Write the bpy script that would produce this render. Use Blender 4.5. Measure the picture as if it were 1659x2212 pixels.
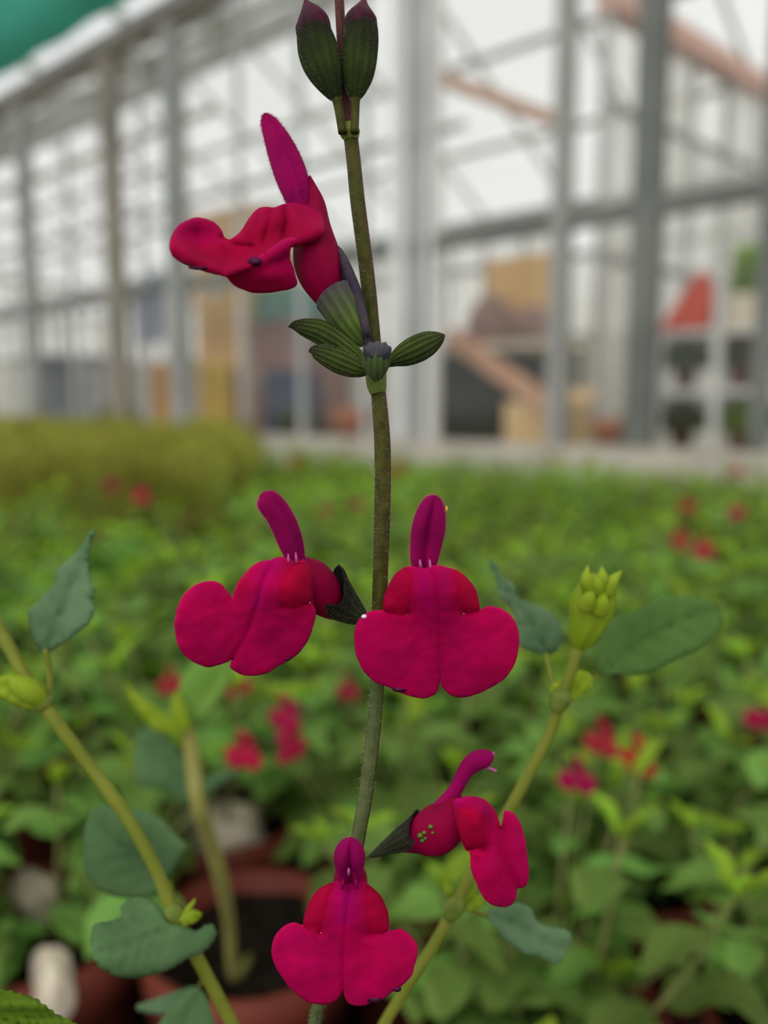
import bpy, math, random
from mathutils import Vector, Matrix
from mathutils.geometry import delaunay_2d_cdt
from mathutils import noise as mnoise
random.seed(7)
S = bpy.context.scene
C = S.collection
for o in list(bpy.data.objects): bpy.data.objects.remove(o)

# ---------------------------------------------------------------- camera
F = 1779.0                      # focal length in pixels of the 1659x2212 frame
CX, CY, HOR = 829.5, 1106.0, 878.0
CZ = 1.20                       # height of the lens above the floor
PIT = math.atan((CY-HOR)/F)
RIGHT = Vector((1,0,0)); UP = Vector((0,math.sin(PIT),math.cos(PIT))); FWD = Vector((0,math.cos(PIT),-math.sin(PIT)))
CAM = Vector((0,0,CZ))
cd = bpy.data.cameras.new('camera'); cam = bpy.data.objects.new('camera', cd); C.objects.link(cam)
cam.location = CAM; cam.rotation_euler = (math.pi/2-PIT,0,0)
cd.sensor_fit = 'VERTICAL'; cd.sensor_height = 36; cd.sensor_width = 27; cd.lens = F/2212*36
cd.clip_start = .005; cd.clip_end = 200
cd.dof.use_dof = True; cd.dof.focus_distance = .0985; cd.dof.aperture_fstop = 10.5
S.camera = cam

# ---------------------------------------------------------------- sky and light
w = bpy.data.worlds.new('overcast_sky'); S.world = w; w.use_nodes = True
bg = w.node_tree.nodes['Background']; bg.inputs[0].default_value = (.97,.98,1,1); bg.inputs[1].default_value = 1.14
sd = bpy.data.lights.new('fill_sun','SUN'); sd.energy = 1.6; sd.angle = math.radians(70); sd.color = (1,.97,.92)  # broad soft fill added to brighten the foreground under the overcast sky
fill_sun = bpy.data.objects.new('fill_sun', sd); C.objects.link(fill_sun); fill_sun.rotation_euler = (math.radians(48), 0, math.radians(-28)); fill_sun.location = (0,-2,6)
vs = S.view_settings
S.display_settings.display_device = 'sRGB'
vs.view_transform = 'Standard'; vs.look = 'None'; vs.gamma = 1; vs.use_curve_mapping = False; vs.exposure = 0.0

# ---------------------------------------------------------------- helpers
def P(px, py, depth):
    return CAM + RIGHT*((px-CX)/F*depth) - UP*((py-CY)/F*depth) + FWD*depth
def ray(px, py): return (RIGHT*((px-CX)/F) - UP*((py-CY)/F) + FWD)
WT = Vector((-.743,.669,0)).normalized(); WN = Vector((.669,.743,0)).normalized(); WA = Vector((0,3.5,0))
def WP(s, d, z): v = WA + WT*s + WN*d; return Vector((v.x, v.y, z))
def on_wall(px, py, d=0.):      # where a sight line meets the plane d behind the glass wall -> (s, z)
    r = ray(px, py); k = ((WA+WN*d-CAM).dot(WN))/r.dot(WN); p = CAM+r*k
    return (p-WA).dot(WT), p.z
def on_level(px, py, z):
    r = ray(px, py); return CAM + r*((z-CZ)/r.z)

def mesh_obj(name, verts, faces, mat, parent=None, smooth=True, mats=None, mi=None):
    me = bpy.data.meshes.new(name); me.from_pydata([tuple(v) for v in verts], [], faces)
    if smooth: me.polygons.foreach_set('use_smooth', [True]*len(me.polygons))
    for m in (mats or [mat]): me.materials.append(m)
    if mi: me.polygons.foreach_set('material_index', mi)
    me.update()
    o = bpy.data.objects.new(name, me); C.objects.link(o)
    if parent: o.parent = parent
    return o
def inst(name, me, parent=None, mw=None):
    o = bpy.data.objects.new(name, me); C.objects.link(o)
    if parent: o.parent = parent
    if mw is not None: o.matrix_local = mw
    return o
def empty(name, loc=(0,0,0)):
    o = bpy.data.objects.new(name, None); C.objects.link(o); o.location = loc; o.empty_display_size = .02
    return o
def tag(o, label, cat=None, group=None, kind=None):
    o['label'] = label
    if cat: o['category'] = cat
    if group: o['group'] = group
    if kind: o['kind'] = kind
    return o
def rebase(parent, o):          # o built in world coordinates -> keep it there under a moved parent
    o.parent = parent; o.matrix_parent_inverse = Matrix.Translation(-parent.location)
    return o

# ---------------------------------------------------------------- materials
def nt(name):
    m = bpy.data.materials.new(name); m.use_nodes = True; m.node_tree.nodes.clear(); return m, m.node_tree.nodes, m.node_tree.links
def noise_col(N, L, c1, c2, scale, coord='Object', detail=4, lo=.35, hi=.65):
    tc = N.new('ShaderNodeTexCoord'); n = N.new('ShaderNodeTexNoise'); n.inputs['Scale'].default_value = scale; n.inputs['Detail'].default_value = detail
    L.new(tc.outputs[coord], n.inputs['Vector'])
    r = N.new('ShaderNodeValToRGB'); r.color_ramp.elements[0].color = (*c1,1); r.color_ramp.elements[1].color = (*c2,1)
    r.color_ramp.elements[0].position = lo; r.color_ramp.elements[1].position = hi
    L.new(n.outputs['Fac'], r.inputs[0]); return r.outputs[0], n
def plain(name, c1, c2=None, scale=8, rough=.6, bump=0, metal=0, spec=.12, bscale=None, bdist=.002):
    m, N, L = nt(name); out = N.new('ShaderNodeOutputMaterial'); p = N.new('ShaderNodeBsdfPrincipled')
    p.inputs['Roughness'].default_value = rough; p.inputs['Metallic'].default_value = metal; p.inputs['Specular IOR Level'].default_value = spec
    col, n = noise_col(N, L, c1, c2 or tuple(x*.8 for x in c1), scale); L.new(col, p.inputs['Base Color'])
    if bump:
        b = N.new('ShaderNodeBump'); b.inputs['Strength'].default_value = bump; b.inputs['Distance'].default_value = bdist
        n2 = N.new('ShaderNodeTexNoise'); n2.inputs['Scale'].default_value = bscale or scale*6
        L.new(n2.outputs['Fac'], b.inputs['Height']); L.new(b.outputs[0], p.inputs['Normal'])
    L.new(p.outputs[0], out.inputs[0]); return m
def leafy(name, c1, c2, trans=.35, tcol=None, scale=40, rough=.55, spec=.1, bump=0, bscale=600, bdist=.0003, attr=False, rnd=0., coord='Object', lo=.35, hi=.65, sheen=0):
    """petal or leaf: glossy-diffuse sheet that also lets light through"""
    m, N, L = nt(name); out = N.new('ShaderNodeOutputMaterial'); p = N.new('ShaderNodeBsdfPrincipled'); t = N.new('ShaderNodeBsdfTranslucent'); mx = N.new('ShaderNodeMixShader')
    p.inputs['Roughness'].default_value = rough; p.inputs['Specular IOR Level'].default_value = spec
    if sheen: p.inputs['Sheen Weight'].default_value = sheen
    col, n = noise_col(N, L, c1, c2, scale, coord, lo=lo, hi=hi)
    if attr:
        a = N.new('ShaderNodeAttribute'); a.attribute_name = 'pigment_and_glow'  # own pigment plus the red glow painted on the palate flanks
        mm = N.new('ShaderNodeMix'); mm.data_type = 'RGBA'; mm.blend_type = 'MULTIPLY'; mm.inputs[0].default_value = 1
        L.new(col, mm.inputs[6]); L.new(a.outputs['Color'], mm.inputs[7]); col = mm.outputs[2]
    if rnd:
        oi = N.new('ShaderNodeObjectInfo'); hs = N.new('ShaderNodeHueSaturation')
        for sock, a, b in (('Value', 1-rnd, 1+rnd), ('Hue', .5-rnd*.06, .5+rnd*.03)):
            mr = N.new('ShaderNodeMapRange'); mr.inputs[3].default_value = a; mr.inputs[4].default_value = b
            L.new(oi.outputs['Random'], mr.inputs[0]); L.new(mr.outputs[0], hs.inputs[sock])
        L.new(col, hs.inputs['Color']); col = hs.outputs[0]
    L.new(col, p.inputs['Base Color'])
    if tcol:
        g = N.new('ShaderNodeMix'); g.data_type = 'RGBA'; g.blend_type = 'MULTIPLY'; g.inputs[0].default_value = 1; g.inputs[7].default_value = (*tcol,1)
        L.new(col, g.inputs[6]); L.new(g.outputs[2], t.inputs[0])
    else: L.new(col, t.inputs[0])
    if bump:
        b = N.new('ShaderNodeBump'); b.inputs['Strength'].default_value = bump; b.inputs['Distance'].default_value = bdist
        n2 = N.new('ShaderNodeTexNoise'); n2.inputs['Scale'].default_value = bscale; n2.inputs['Detail'].default_value = 3
        L.new(n2.outputs['Fac'], b.inputs['Height']); L.new(b.outputs[0], p.inputs['Normal'])
    mx.inputs[0].default_value = trans
    L.new(p.outputs[0], mx.inputs[1]); L.new(t.outputs[0], mx.inputs[2]); L.new(mx.outputs[0], out.inputs[0]); return m
def glass(name, milk=.3, tint=(.955,.957,.945), dirt=.25, scale=1.2):
    m, N, L = nt(name); out = N.new('ShaderNodeOutputMaterial')
    tr = N.new('ShaderNodeBsdfTransparent'); tr.inputs[0].default_value = (*tint,1)
    df = N.new('ShaderNodeBsdfDiffuse'); df.inputs[0].default_value = (.86,.85,.80,1); tl = N.new('ShaderNodeBsdfTranslucent'); tl.inputs[0].default_value = (.88,.87,.82,1)
    gl = N.new('ShaderNodeBsdfGlossy'); gl.inputs['Roughness'].default_value = .08
    m1 = N.new('ShaderNodeMixShader'); m1.inputs[0].default_value = .5; L.new(df.outputs[0], m1.inputs[1]); L.new(tl.outputs[0], m1.inputs[2])
    m2 = N.new('ShaderNodeMixShader'); L.new(tr.outputs[0], m2.inputs[1]); L.new(m1.outputs[0], m2.inputs[2])
    tc = N.new('ShaderNodeTexCoord'); n = N.new('ShaderNodeTexNoise'); n.inputs['Scale'].default_value = scale; n.inputs['Detail'].default_value = 6
    L.new(tc.outputs['Object'], n.inputs['Vector'])
    mr = N.new('ShaderNodeMapRange'); mr.inputs[1].default_value = .3; mr.inputs[2].default_value = .7; mr.inputs[3].default_value = max(0,milk-dirt); mr.inputs[4].default_value = milk+dirt
    L.new(n.outputs['Fac'], mr.inputs[0]); L.new(mr.outputs[0], m2.inputs[0])
    m3 = N.new('ShaderNodeMixShader'); m3.inputs[0].default_value = .015; L.new(m2.outputs[0], m3.inputs[1]); L.new(gl.outputs[0], m3.inputs[2])
    L.new(m3.outputs[0], out.inputs[0]); return m

M = {}
M['glass'] = glass('dusty_glass', .07, dirt=.05)
M['glass_clear'] = glass('clean_glass', .018, dirt=.012)
M['glass_milk'] = glass('whitewashed_glass', .45, dirt=.25)
M['roof_glass'] = glass('roof_glass', .07, dirt=.05)
M['grey_metal'] = plain('grey_painted_metal', (.26,.265,.245), (.33,.335,.31), 3)
M['dark_metal'] = plain('dark_grey_metal', (.125,.135,.12), (.175,.185,.165), 3)
M['brown_metal'] = plain('rusty_brown_metal', (.22,.20,.165), (.30,.27,.22), 3)
M['white_metal'] = plain('white_painted_metal', (.62,.62,.60), (.72,.72,.70), 3)
M['alu'] = plain('aluminium', (.42,.43,.42), (.52,.53,.52), 3, rough=.5)
M['salmon'] = plain('salmon_painted_beam', (.62,.36,.28), (.68,.44,.36), 3)
M['concrete'] = plain('concrete', (.40,.37,.31), (.50,.46,.39), 5, bump=.3)
M['floor'] = plain('floor_concrete', (.30,.28,.25), (.38,.36,.32), 2, bump=.2)
M['soilmat'] = plain('bench_matting', (.020,.017,.012), (.06,.05,.035), 30, rough=.95, bump=.6, bscale=300, spec=.1)
M['soil'] = plain('potting_soil', (.015,.010,.006), (.06,.042,.028), 120, rough=1, bump=1, bscale=500, spec=.1)
M['pot'] = plain('brown_plastic_pot', (.13,.028,.018), (.17,.04,.025), 20, rough=.5)
M['stone'] = plain('pale_cream_stone', (.80,.70,.54), (.66,.55,.42), 40, rough=.8, bump=.4, bscale=200)
M['teal'] = leafy('teal_shade_cloth', (.20,.60,.49), (.24,.66,.55), trans=.62, scale=5, rough=.8, spec=.1)
M['wood'] = plain('reddish_wood', (.50,.27,.17), (.58,.34,.22), 12)
M['ply'] = plain('orange_plywood', (.68,.42,.18), (.76,.50,.24), 4)
M['card'] = plain('tan_cardboard', (.62,.43,.22), (.70,.50,.28), 6)
M['black'] = plain('black_plastic', (.012,.016,.014), (.03,.035,.03), 5)
M['terra'] = plain('terracotta', (.42,.15,.08), (.52,.22,.13), 10)
M['brownsack'] = plain('brown_sackcloth', (.22,.13,.11), (.33,.21,.18), 14, bump=.5)
M['cream'] = plain('cream_board', (.74,.64,.50), (.80,.70,.56), 6)
M['red'] = plain('red_tarpaulin', (.55,.05,.025), (.68,.09,.04), 8)
M['yellow'] = plain('yellow_plastic', (.75,.48,.05), (.80,.55,.09), 6)
M['orange'] = plain('orange_plastic', (.72,.34,.07), (.80,.42,.10), 6)
M['blue'] = plain('blue_grey_fabric', (.11,.13,.26), (.17,.20,.34), 8)
M['tealbox'] = plain('teal_plastic', (.10,.26,.24), (.14,.31,.29), 6)
M['greyplastic'] = plain('grey_plastic', (.20,.22,.25), (.28,.30,.33), 6)
M['navy'] = plain('dark_blue_crate', (.03,.045,.08), (.05,.07,.11), 6)
M['panel'] = leafy('beige_twinwall_panel', (.50,.49,.42), (.62,.61,.54), trans=.5, scale=2, spec=.1)
# main plant
M['petal'] = leafy('magenta_petal', (.56,.0005,.085), (.49,.0004,.092), trans=.30, tcol=(1,1,.6), scale=160, rough=.5, spec=.06, attr=True, bump=.5, bscale=2600, bdist=.0002)
M['hood'] = leafy('purple_magenta_petal', (.41,.0005,.118), (.24,.0004,.08), trans=.22, scale=220, rough=.6, spec=.08, bump=.5, bscale=2500, bdist=.0002)
M['tube'] = leafy('crimson_tube', (.31,.0005,.042), (.20,.0004,.035), trans=.25, scale=200, rough=.5, spec=.06, bump=.3, bscale=1500, bdist=.0002)
M['filament'] = leafy('pale_pink_filament', (.55,.13,.38), (.45,.07,.28), trans=.2, scale=300)
M['stem'] = plain('olive_red_stem', (.034,.033,.003), (.060,.060,.006), 700, rough=.5, bump=.3, bscale=2500, bdist=.0001)
M['stem_low'] = plain('green_stem', (.060,.080,.026), (.095,.115,.04), 500, rough=.5, bump=.3, bscale=2500, bdist=.0001)
M['stem_red'] = plain('reddish_stem_edge', (.055,.014,.012), (.085,.022,.018), 700, rough=.5)
M['node'] = plain('pale_green_node', (.09,.13,.018), (.14,.18,.03), 500, rough=.5)
M['calyx'] = leafy('dark_green_calyx', (.026,.036,.013), (.048,.062,.019), trans=.1, scale=260, rough=.6, spec=.08, attr=True, bump=.5, bscale=2500, bdist=.0002)
M['sepal'] = leafy('grey_purple_sepal', (.03,.03,.036), (.06,.06,.07), trans=.1, scale=400)
M['budtip'] = leafy('dark_purple_bud_petals', (.016,.002,.008), (.07,.006,.022), trans=.05, scale=300, rough=.5)
M['hair'] = leafy('whitish_hair', (.7,.7,.58), (.6,.62,.5), trans=.4, scale=300)
M['hairmag'] = leafy('magenta_hair', (.62,.02,.24), (.50,.01,.18), trans=.4, scale=300)
M['spot'] = plain('dark_bruise', (.05,.004,.03), (.10,.008,.05), 900)
M['white_bit'] = plain('pale_lip_speck', (.85,.75,.8), (.7,.55,.62), 900)  # small pale dots set on the lower lips
M['shoot'] = plain('yellow_green_stem', (.12,.145,.014), (.175,.195,.025), 150, rough=.5)
M['shoot2'] = plain('grey_green_stem', (.22,.21,.05), (.27,.26,.08), 150, rough=.5)
M['leaf'] = leafy('green_leaf', (.115,.235,.055), (.16,.30,.075), trans=.3, tcol=(1.1,1.25,.45), scale=90, rough=.55, spec=.1, bump=.6, bscale=350, bdist=.0006)
M['leafgrey'] = leafy('grey_green_leaf', (.14,.26,.12), (.20,.33,.17), trans=.2, tcol=(1.1,1.25,.45), scale=120, rough=.6, spec=.1, bump=.6, bscale=350, bdist=.0006)
M['leafteal'] = leafy('blue_green_leaf', (.105,.205,.080), (.15,.275,.11), trans=.2, tcol=(1.1,1.25,.5), scale=90, rough=.55, spec=.1, bump=.6, bscale=350, bdist=.0006)
M['lime'] = leafy('lime_leaf', (.13,.25,.015), (.19,.32,.025), trans=.4, scale=120, rough=.55, spec=.1, bump=.6, bscale=300, bdist=.001)
M['budlime'] = leafy('yellow_green_bud', (.235,.345,.014), (.31,.41,.03), trans=.35, scale=200, rough=.55)
M['leafbright'] = leafy('bright_green_leaf', (.16,.32,.05), (.21,.38,.07), trans=.35, tcol=(1.1,1.2,.5), scale=90, rough=.55, spec=.1)
# plants behind
M['bgleaf'] = leafy('salvia_leaf', (.115,.225,.046), (.20,.345,.066), trans=.35, tcol=(1.2,1.3,.4), scale=30, rough=.55, spec=.1, rnd=.5)
M['bgyoung'] = leafy('young_salvia_leaf', (.22,.37,.028), (.31,.46,.045), trans=.4, tcol=(1.1,1.2,.5), scale=30, rough=.55, spec=.1, rnd=.3)
M['bgstem'] = plain('salvia_stem', (.16,.20,.05), (.22,.22,.08), 60)
M['bgpetal'] = leafy('red_magenta_petal', (.42,.006,.06), (.46,.015,.07), trans=.35, scale=60, rnd=.2)
M['bgpetal2'] = leafy('coral_red_petal', (.50,.04,.045), (.44,.03,.04), trans=.35, scale=60, rnd=.2)
M['bgcalyx'] = leafy('background_calyx', (.05,.06,.03), (.10,.10,.05), trans=.1, scale=60)
M['olive'] = leafy('olive_herb_leaf', (.27,.29,.045), (.38,.38,.07), trans=.4, scale=12, rough=.6, rnd=.25)
M['dullplant'] = leafy('dull_dark_leaf', (.06,.10,.02), (.12,.17,.04), trans=.3, scale=12, rnd=.3)

# ---------------------------------------------------------------- geometry builders
def boxmesh(name, p0, ex, ey, ez, mat, parent=None, bevel=0):
    """box from corner p0 along three edge vectors"""
    v = [p0 + ex*i + ey*j + ez*k for k in (0,1) for j in (0,1) for i in (0,1)]
    f = [(0,2,3,1),(4,5,7,6),(0,1,5,4),(2,6,7,3),(0,4,6,2),(1,3,7,5)]
    o = mesh_obj(name, v, f, mat, parent, smooth=False)
    if bevel:
        b = o.modifiers.new('bevel','BEVEL'); b.width = bevel; b.segments = 2
    return o
Z = Vector((0,0,1))
def wbox(name, s0, s1, d0, d1, z0, z1, mat, parent=None, bevel=0):
    return boxmesh(name, WP(s0,d0,z0), WT*(s1-s0), WN*(d1-d0), Z*(z1-z0), mat, parent, bevel)
def bar(name, a, b, w, h, mat, parent=None, upv=Z):
    a = Vector(a); b = Vector(b); t = (b-a); n = t.cross(upv).normalized(); u = n.cross(t).normalized()
    return boxmesh(name, a-n*w/2-u*h/2, n*w, t, u*h, mat, parent)
def catmull(pts, sub, closed=False):
    pts = [tuple(p) for p in pts]; n = len(pts); out = []
    rng = range(n if closed else n-1)
    for i in rng:
        if closed: p0,p1,p2,p3 = pts[i-1],pts[i],pts[(i+1)%n],pts[(i+2)%n]
        else: p0,p1,p2,p3 = pts[max(i-1,0)],pts[i],pts[i+1],pts[min(i+2,n-1)]
        for k in range(sub):
            t = k/sub
            out.append(tuple(.5*((2*b)+(-a+c)*t+(2*a-5*b+4*c-d)*t*t+(-a+3*b-3*c+d)*t**3) for a,b,c,d in zip(p0,p1,p2,p3)))
    if not closed: out.append(pts[-1])
    return out
def tube(name, pts, rads, mat, parent=None, n=10, sub=4, cap=True):
    """round tube through world points"""
    q = catmull([(*p, r) for p, r in zip(pts, rads)], sub); V = []; Fc = []
    ps = [Vector(x[:3]) for x in q]
    ref = Vector((.3,-1,.2)).normalized()
    for i, x in enumerate(q):
        t = (ps[min(i+1,len(ps)-1)]-ps[max(i-1,0)]).normalized(); a = t.cross(ref).normalized(); b = a.cross(t)
        for k in range(n):
            th = 2*math.pi*k/n; V.append(ps[i]+(a*math.cos(th)+b*math.sin(th))*max(x[3],1e-6))
    for i in range(len(q)-1):
        for k in range(n): Fc.append((i*n+k, i*n+(k+1)%n, (i+1)*n+(k+1)%n, (i+1)*n+k))
    if cap: Fc += [tuple(range(n))[::-1], tuple(range((len(q)-1)*n, len(q)*n))]
    return mesh_obj(name, V, Fc, mat, parent)

def pip(x, y, poly):
    ins = False; j = len(poly)-1
    for i in range(len(poly)):
        xi, yi = poly[i]; xj, yj = poly[j]
        if (yi > y) != (yj > y) and x < (xj-xi)*(y-yi)/(yj-yi)+xi: ins = not ins
        j = i
    return ins
def segd(x, y, a, b):
    dx, dy = b[0]-a[0], b[1]-a[1]; l = dx*dx+dy*dy
    t = 0 if l == 0 else max(0, min(1, ((x-a[0])*dx+(y-a[1])*dy)/l))
    return math.hypot(x-a[0]-t*dx, y-a[1]-t*dy), t
def pold(x, y, pl): return min(segd(x, y, pl[i], pl[i+1])[0] for i in range(len(pl)-1))
def relief(bumps=(), creases=(), edge=(0,1), tilt=(0,0,0,0), extra=None):
    """mm towards the viewer; bumps (x,y,rx,ry,amp), creases (polyline,width,amp), edge (amp,width), tilt (x0,y0,ax,ay per px)"""
    def f(x, y, d):
        h = (x-tilt[0])*tilt[2] + (y-tilt[1])*tilt[3]
        for bx, by, rx, ry, a in bumps: h += a*math.exp(-((x-bx)/rx)**2-((y-by)/ry)**2)
        for pl, wd, a in creases: h += a*math.exp(-(pold(x,y,pl)/wd)**2)
        if edge[0]: h -= edge[0]*math.exp(-d/edge[1])
        if extra: h += extra(x,y,d)
        return h
    return f
def wob(x,y,k=0): return 1.4*mnoise.noise(Vector((x*.03,y*.03,k*7.3)))+.7*mnoise.noise(Vector((x*.08,y*.08,k*3.1+50)))
def sheet(name, outline, depth, fn, mat, parent, step=7, thick=.00025, sub=5, colfn=None, serr=None):
    """thin curved petal or leaf whose rim follows an outline; depth in metres, fn relief in mm"""
    ol = catmull(outline, sub, True)
    if serr:
        amp, wl = serr; acc = 0; o2 = []
        for i in range(len(ol)):
            a = ol[i-1]; b = ol[i]; c = ol[(i+1)%len(ol)]; acc += math.hypot(b[0]-a[0], b[1]-a[1])
            tx, ty = c[0]-a[0], c[1]-a[1]; l = math.hypot(tx,ty) or 1
            s = amp*abs(math.sin(acc/wl*math.pi)); o2.append((b[0]+ty/l*s, b[1]-tx/l*s))
        ol = o2
    if mat is M['petal']: ol = [(x+.9*wob(x*1.6,y*1.6,1), y+.9*wob(x*1.6,y*1.6,2)) for x, y in ol]
    xs = [p[0] for p in ol]; ys = [p[1] for p in ol]
    pts = [Vector(p) for p in ol]; ne = len(ol); row = 0
    y = min(ys)
    while y < max(ys):
        x = min(xs) + (step/2 if row%2 else 0)
        while x < max(xs):
            if pip(x, y, ol) and min(math.hypot(x-a, y-b) for a, b in ol) > step*.55: pts.append(Vector((x,y)))
            x += step
        y += step*.866; row += 1
    r = delaunay_2d_cdt(pts, [(i,(i+1)%ne) for i in range(ne)], [], 1, 1e-4)
    V = []; cols = []
    for p in r[0]:
        d = min(segd(p.x, p.y, ol[i], ol[(i+1)%ne])[0] for i in range(ne))
        V.append(P(p.x, p.y, depth - (fn(p.x, p.y, d)+(.16*wob(p.x*.8,p.y*.8,3)+.03*wob(p.x*2.5,p.y*2.5,5) if mat is M['petal'] else 0))*.001))
        cols.append(colfn(p.x, p.y, d) if colfn else (1,1,1))
    o = mesh_obj(name, V, [tuple(f)[::-1] for f in r[2]], mat, parent)
    me = o.data; a = me.color_attributes.new('pigment_and_glow','FLOAT_COLOR','POINT')
    a.data.foreach_set('color', [c for q in cols for c in (*q,1)])
    sm = o.modifiers.new('thickness','SOLIDIFY'); sm.thickness = thick; sm.offset = 0
    return o

class Loft:
    """swelling body along a spine of (px,py,mm towards viewer, half-width px[, depth half-width px]); keeps its surface for hairs"""
    def __init__(self, spine, depth, n=28, rings=26, rad=None, shift=None, cap=(True,True)):
        pts = [(x,y,d,a,(r[0] if r else a)) for x,y,d,a,*r in spine]
        sub = max(2, rings//(len(pts)-1)); q = catmull(pts, sub); self.n = n; self.m = len(q); self.V = []; self.Nn = []; self.cap = cap
        c = [P(x[0],x[1],depth-x[2]*.001) for x in q]; k = depth/F
        for i, x in enumerate(q):
            t = (c[min(i+1,len(c)-1)]-c[max(i-1,0)]).normalized(); view = (c[i]-CAM).normalized()
            nn = t.cross(view)
            nn = nn.normalized() if nn.length > .15 else t.cross(UP).normalized()
            b = nn.cross(t)                                  # towards/away from the viewer
            if b.dot(view) > 0: b = -b
            u = i/(len(q)-1)
            for j in range(n):
                th = 2*math.pi*j/n; s = rad(th,u) if rad else 1
                dr = nn*math.cos(th)*max(x[3],.05)*k*s + b*math.sin(th)*max(x[4],.05)*k*s
                sh = t*(shift(th,u)*.001) if shift else Vector()
                self.V.append(c[i]+dr+sh); self.Nn.append(dr.normalized())
        self.c = c
    def build(self, name, mat, parent, colfn=None, thick=0):
        n, m = self.n, self.m; Fc = [(i*n+j, i*n+(j+1)%n, (i+1)*n+(j+1)%n, (i+1)*n+j) for i in range(m-1) for j in range(n)]
        V = list(self.V)
        if self.cap[0]: Fc.append(tuple(range(n))[::-1])
        if self.cap[1]: Fc.append(tuple(range((m-1)*n, m*n)))
        o = mesh_obj(name, V, Fc, mat, parent)
        a = o.data.color_attributes.new('pigment_and_glow','FLOAT_COLOR','POINT'); cs = []
        for i in range(m):
            for j in range(n): cs += [*(colfn(2*math.pi*j/n, i/(m-1)) if colfn else (1,1,1)), 1]
        a.data.foreach_set('color', cs)
        if thick:
            s = o.modifiers.new('thickness','SOLIDIFY'); s.thickness = thick; s.offset = -1
        return o
    def hairs(self, num, length, mat, parent, name='fine_hairs', r=.000012, u0=0, u1=1, lean=.3):
        V = []; Fc = []
        for _ in range(num):
            i = random.uniform(u0,u1)*(self.m-1.001); j = random.random()*self.n; i0 = int(i); j0 = int(j); fi = i-i0; fj = j-j0
            g = lambda A: (A[i0*self.n+j0]*(1-fj)+A[i0*self.n+(j0+1)%self.n]*fj)*(1-fi)+(A[min(i0+1,self.m-1)*self.n+j0]*(1-fj)+A[min(i0+1,self.m-1)*self.n+(j0+1)%self.n]*fj)*fi
            p = g(self.V); nn = g(self.Nn); dv = (nn+Vector((random.gauss(0,lean),random.gauss(0,lean),random.gauss(0,lean)))).normalized()
            a = dv.orthogonal().normalized(); b = dv.cross(a); l = length*random.uniform(.5,1.2); k = len(V); p = p-nn*.00003
            V += [p+a*r, p-a*.5*r+b*.87*r, p-a*.5*r-b*.87*r, p+dv*l]; Fc += [(k,k+1,k+3),(k+1,k+2,k+3),(k+2,k,k+3)]
        o = mesh_obj(name, V, Fc, mat, parent, smooth=False); o['kind'] = 'stuff'; return o

# ================================================================ STRUCTURE
def structure(o, label): o['label'] = label; o['kind'] = 'structure'; return o
fl = structure(mesh_obj('floor', [WP(s,d,0) for s,d in ((-14,-9),(16,-9),(16,26),(-14,26))], [(0,1,2,3)], M['floor'], smooth=False), 'grey concrete greenhouse floor under the benches')

SILL = CZ-.135; GUT = CZ+1.975; MID = CZ+.63
# --- wall_right: glass partition that runs from far left to near right
w1 = structure(empty('wall_right', WP(0,0,0)), 'long glazed greenhouse partition with grey posts behind the bench')
def part1(o): return rebase(w1, o)
part1(wbox('dwarf_wall', -4.2, 11, -.06, .06, 0, SILL, M['concrete']))
part1(wbox('gutter_beam', -4.2, 11, -.05, .05, GUT-.05, GUT+.05, M['brown_metal'], bevel=.01))
part1(wbox('rail', -4.2, 11, -.025, .025, MID-.028, MID+.028, M['dark_metal']))
part1(wbox('rail', 1.1, 11, -.012, .012, CZ+1.43, CZ+1.46, M['brown_metal']))
part1(wbox('rail', .4, 11, -.012, .012, CZ+1.63, CZ+1.66, M['grey_metal']))
part1(wbox('rail', -.4, 11, -.012, .012, CZ+1.035, CZ+1.06, M['grey_metal']))
posts = [(868,.055,'white_metal'),(905,.03,'alu'),(938,.025,'white_metal'),(1213,.055,'grey_metal'),(1397,.085,'dark_metal'),(383,.13,'grey_metal'),(247,.14,'brown_metal'),
         (60,.12,'grey_metal'),(1662,.04,'dark_metal'),(-60,.14,'grey_metal'),(1900,.08,'dark_metal')]
ss = []
for px, wd, mt in posts:
    s, _ = on_wall(px, 520); ss.append(s)
    part1(wbox('post', s-wd/2, s+wd/2, -.035, .035, SILL, GUT-.05, M[mt], bevel=.004))
thin = [150,310,520,650,790]
for px in thin:
    s, _ = on_wall(px, 520); ss.append(s)
    part1(wbox('glazing_bar', s-.012, s+.012, -.014, .014, SILL, GUT-.05, M['alu']))
ss = sorted(ss + [-4.2, 11, 5.2, 6.4, 7.6, 8.8])
for i in range(len(ss)-1):
    if ss[i+1]-ss[i] < .06: continue
    for z0, z1 in ((SILL, MID-.028), (MID+.028, GUT-.05)):
        mt = 'glass_clear' if z0 == SILL else random.choice(['glass','glass_clear'])
        part1(wbox('glass_pane', ss[i]+.008, ss[i+1]-.008, -.002, .002, z0, z1, M[mt]))

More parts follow.
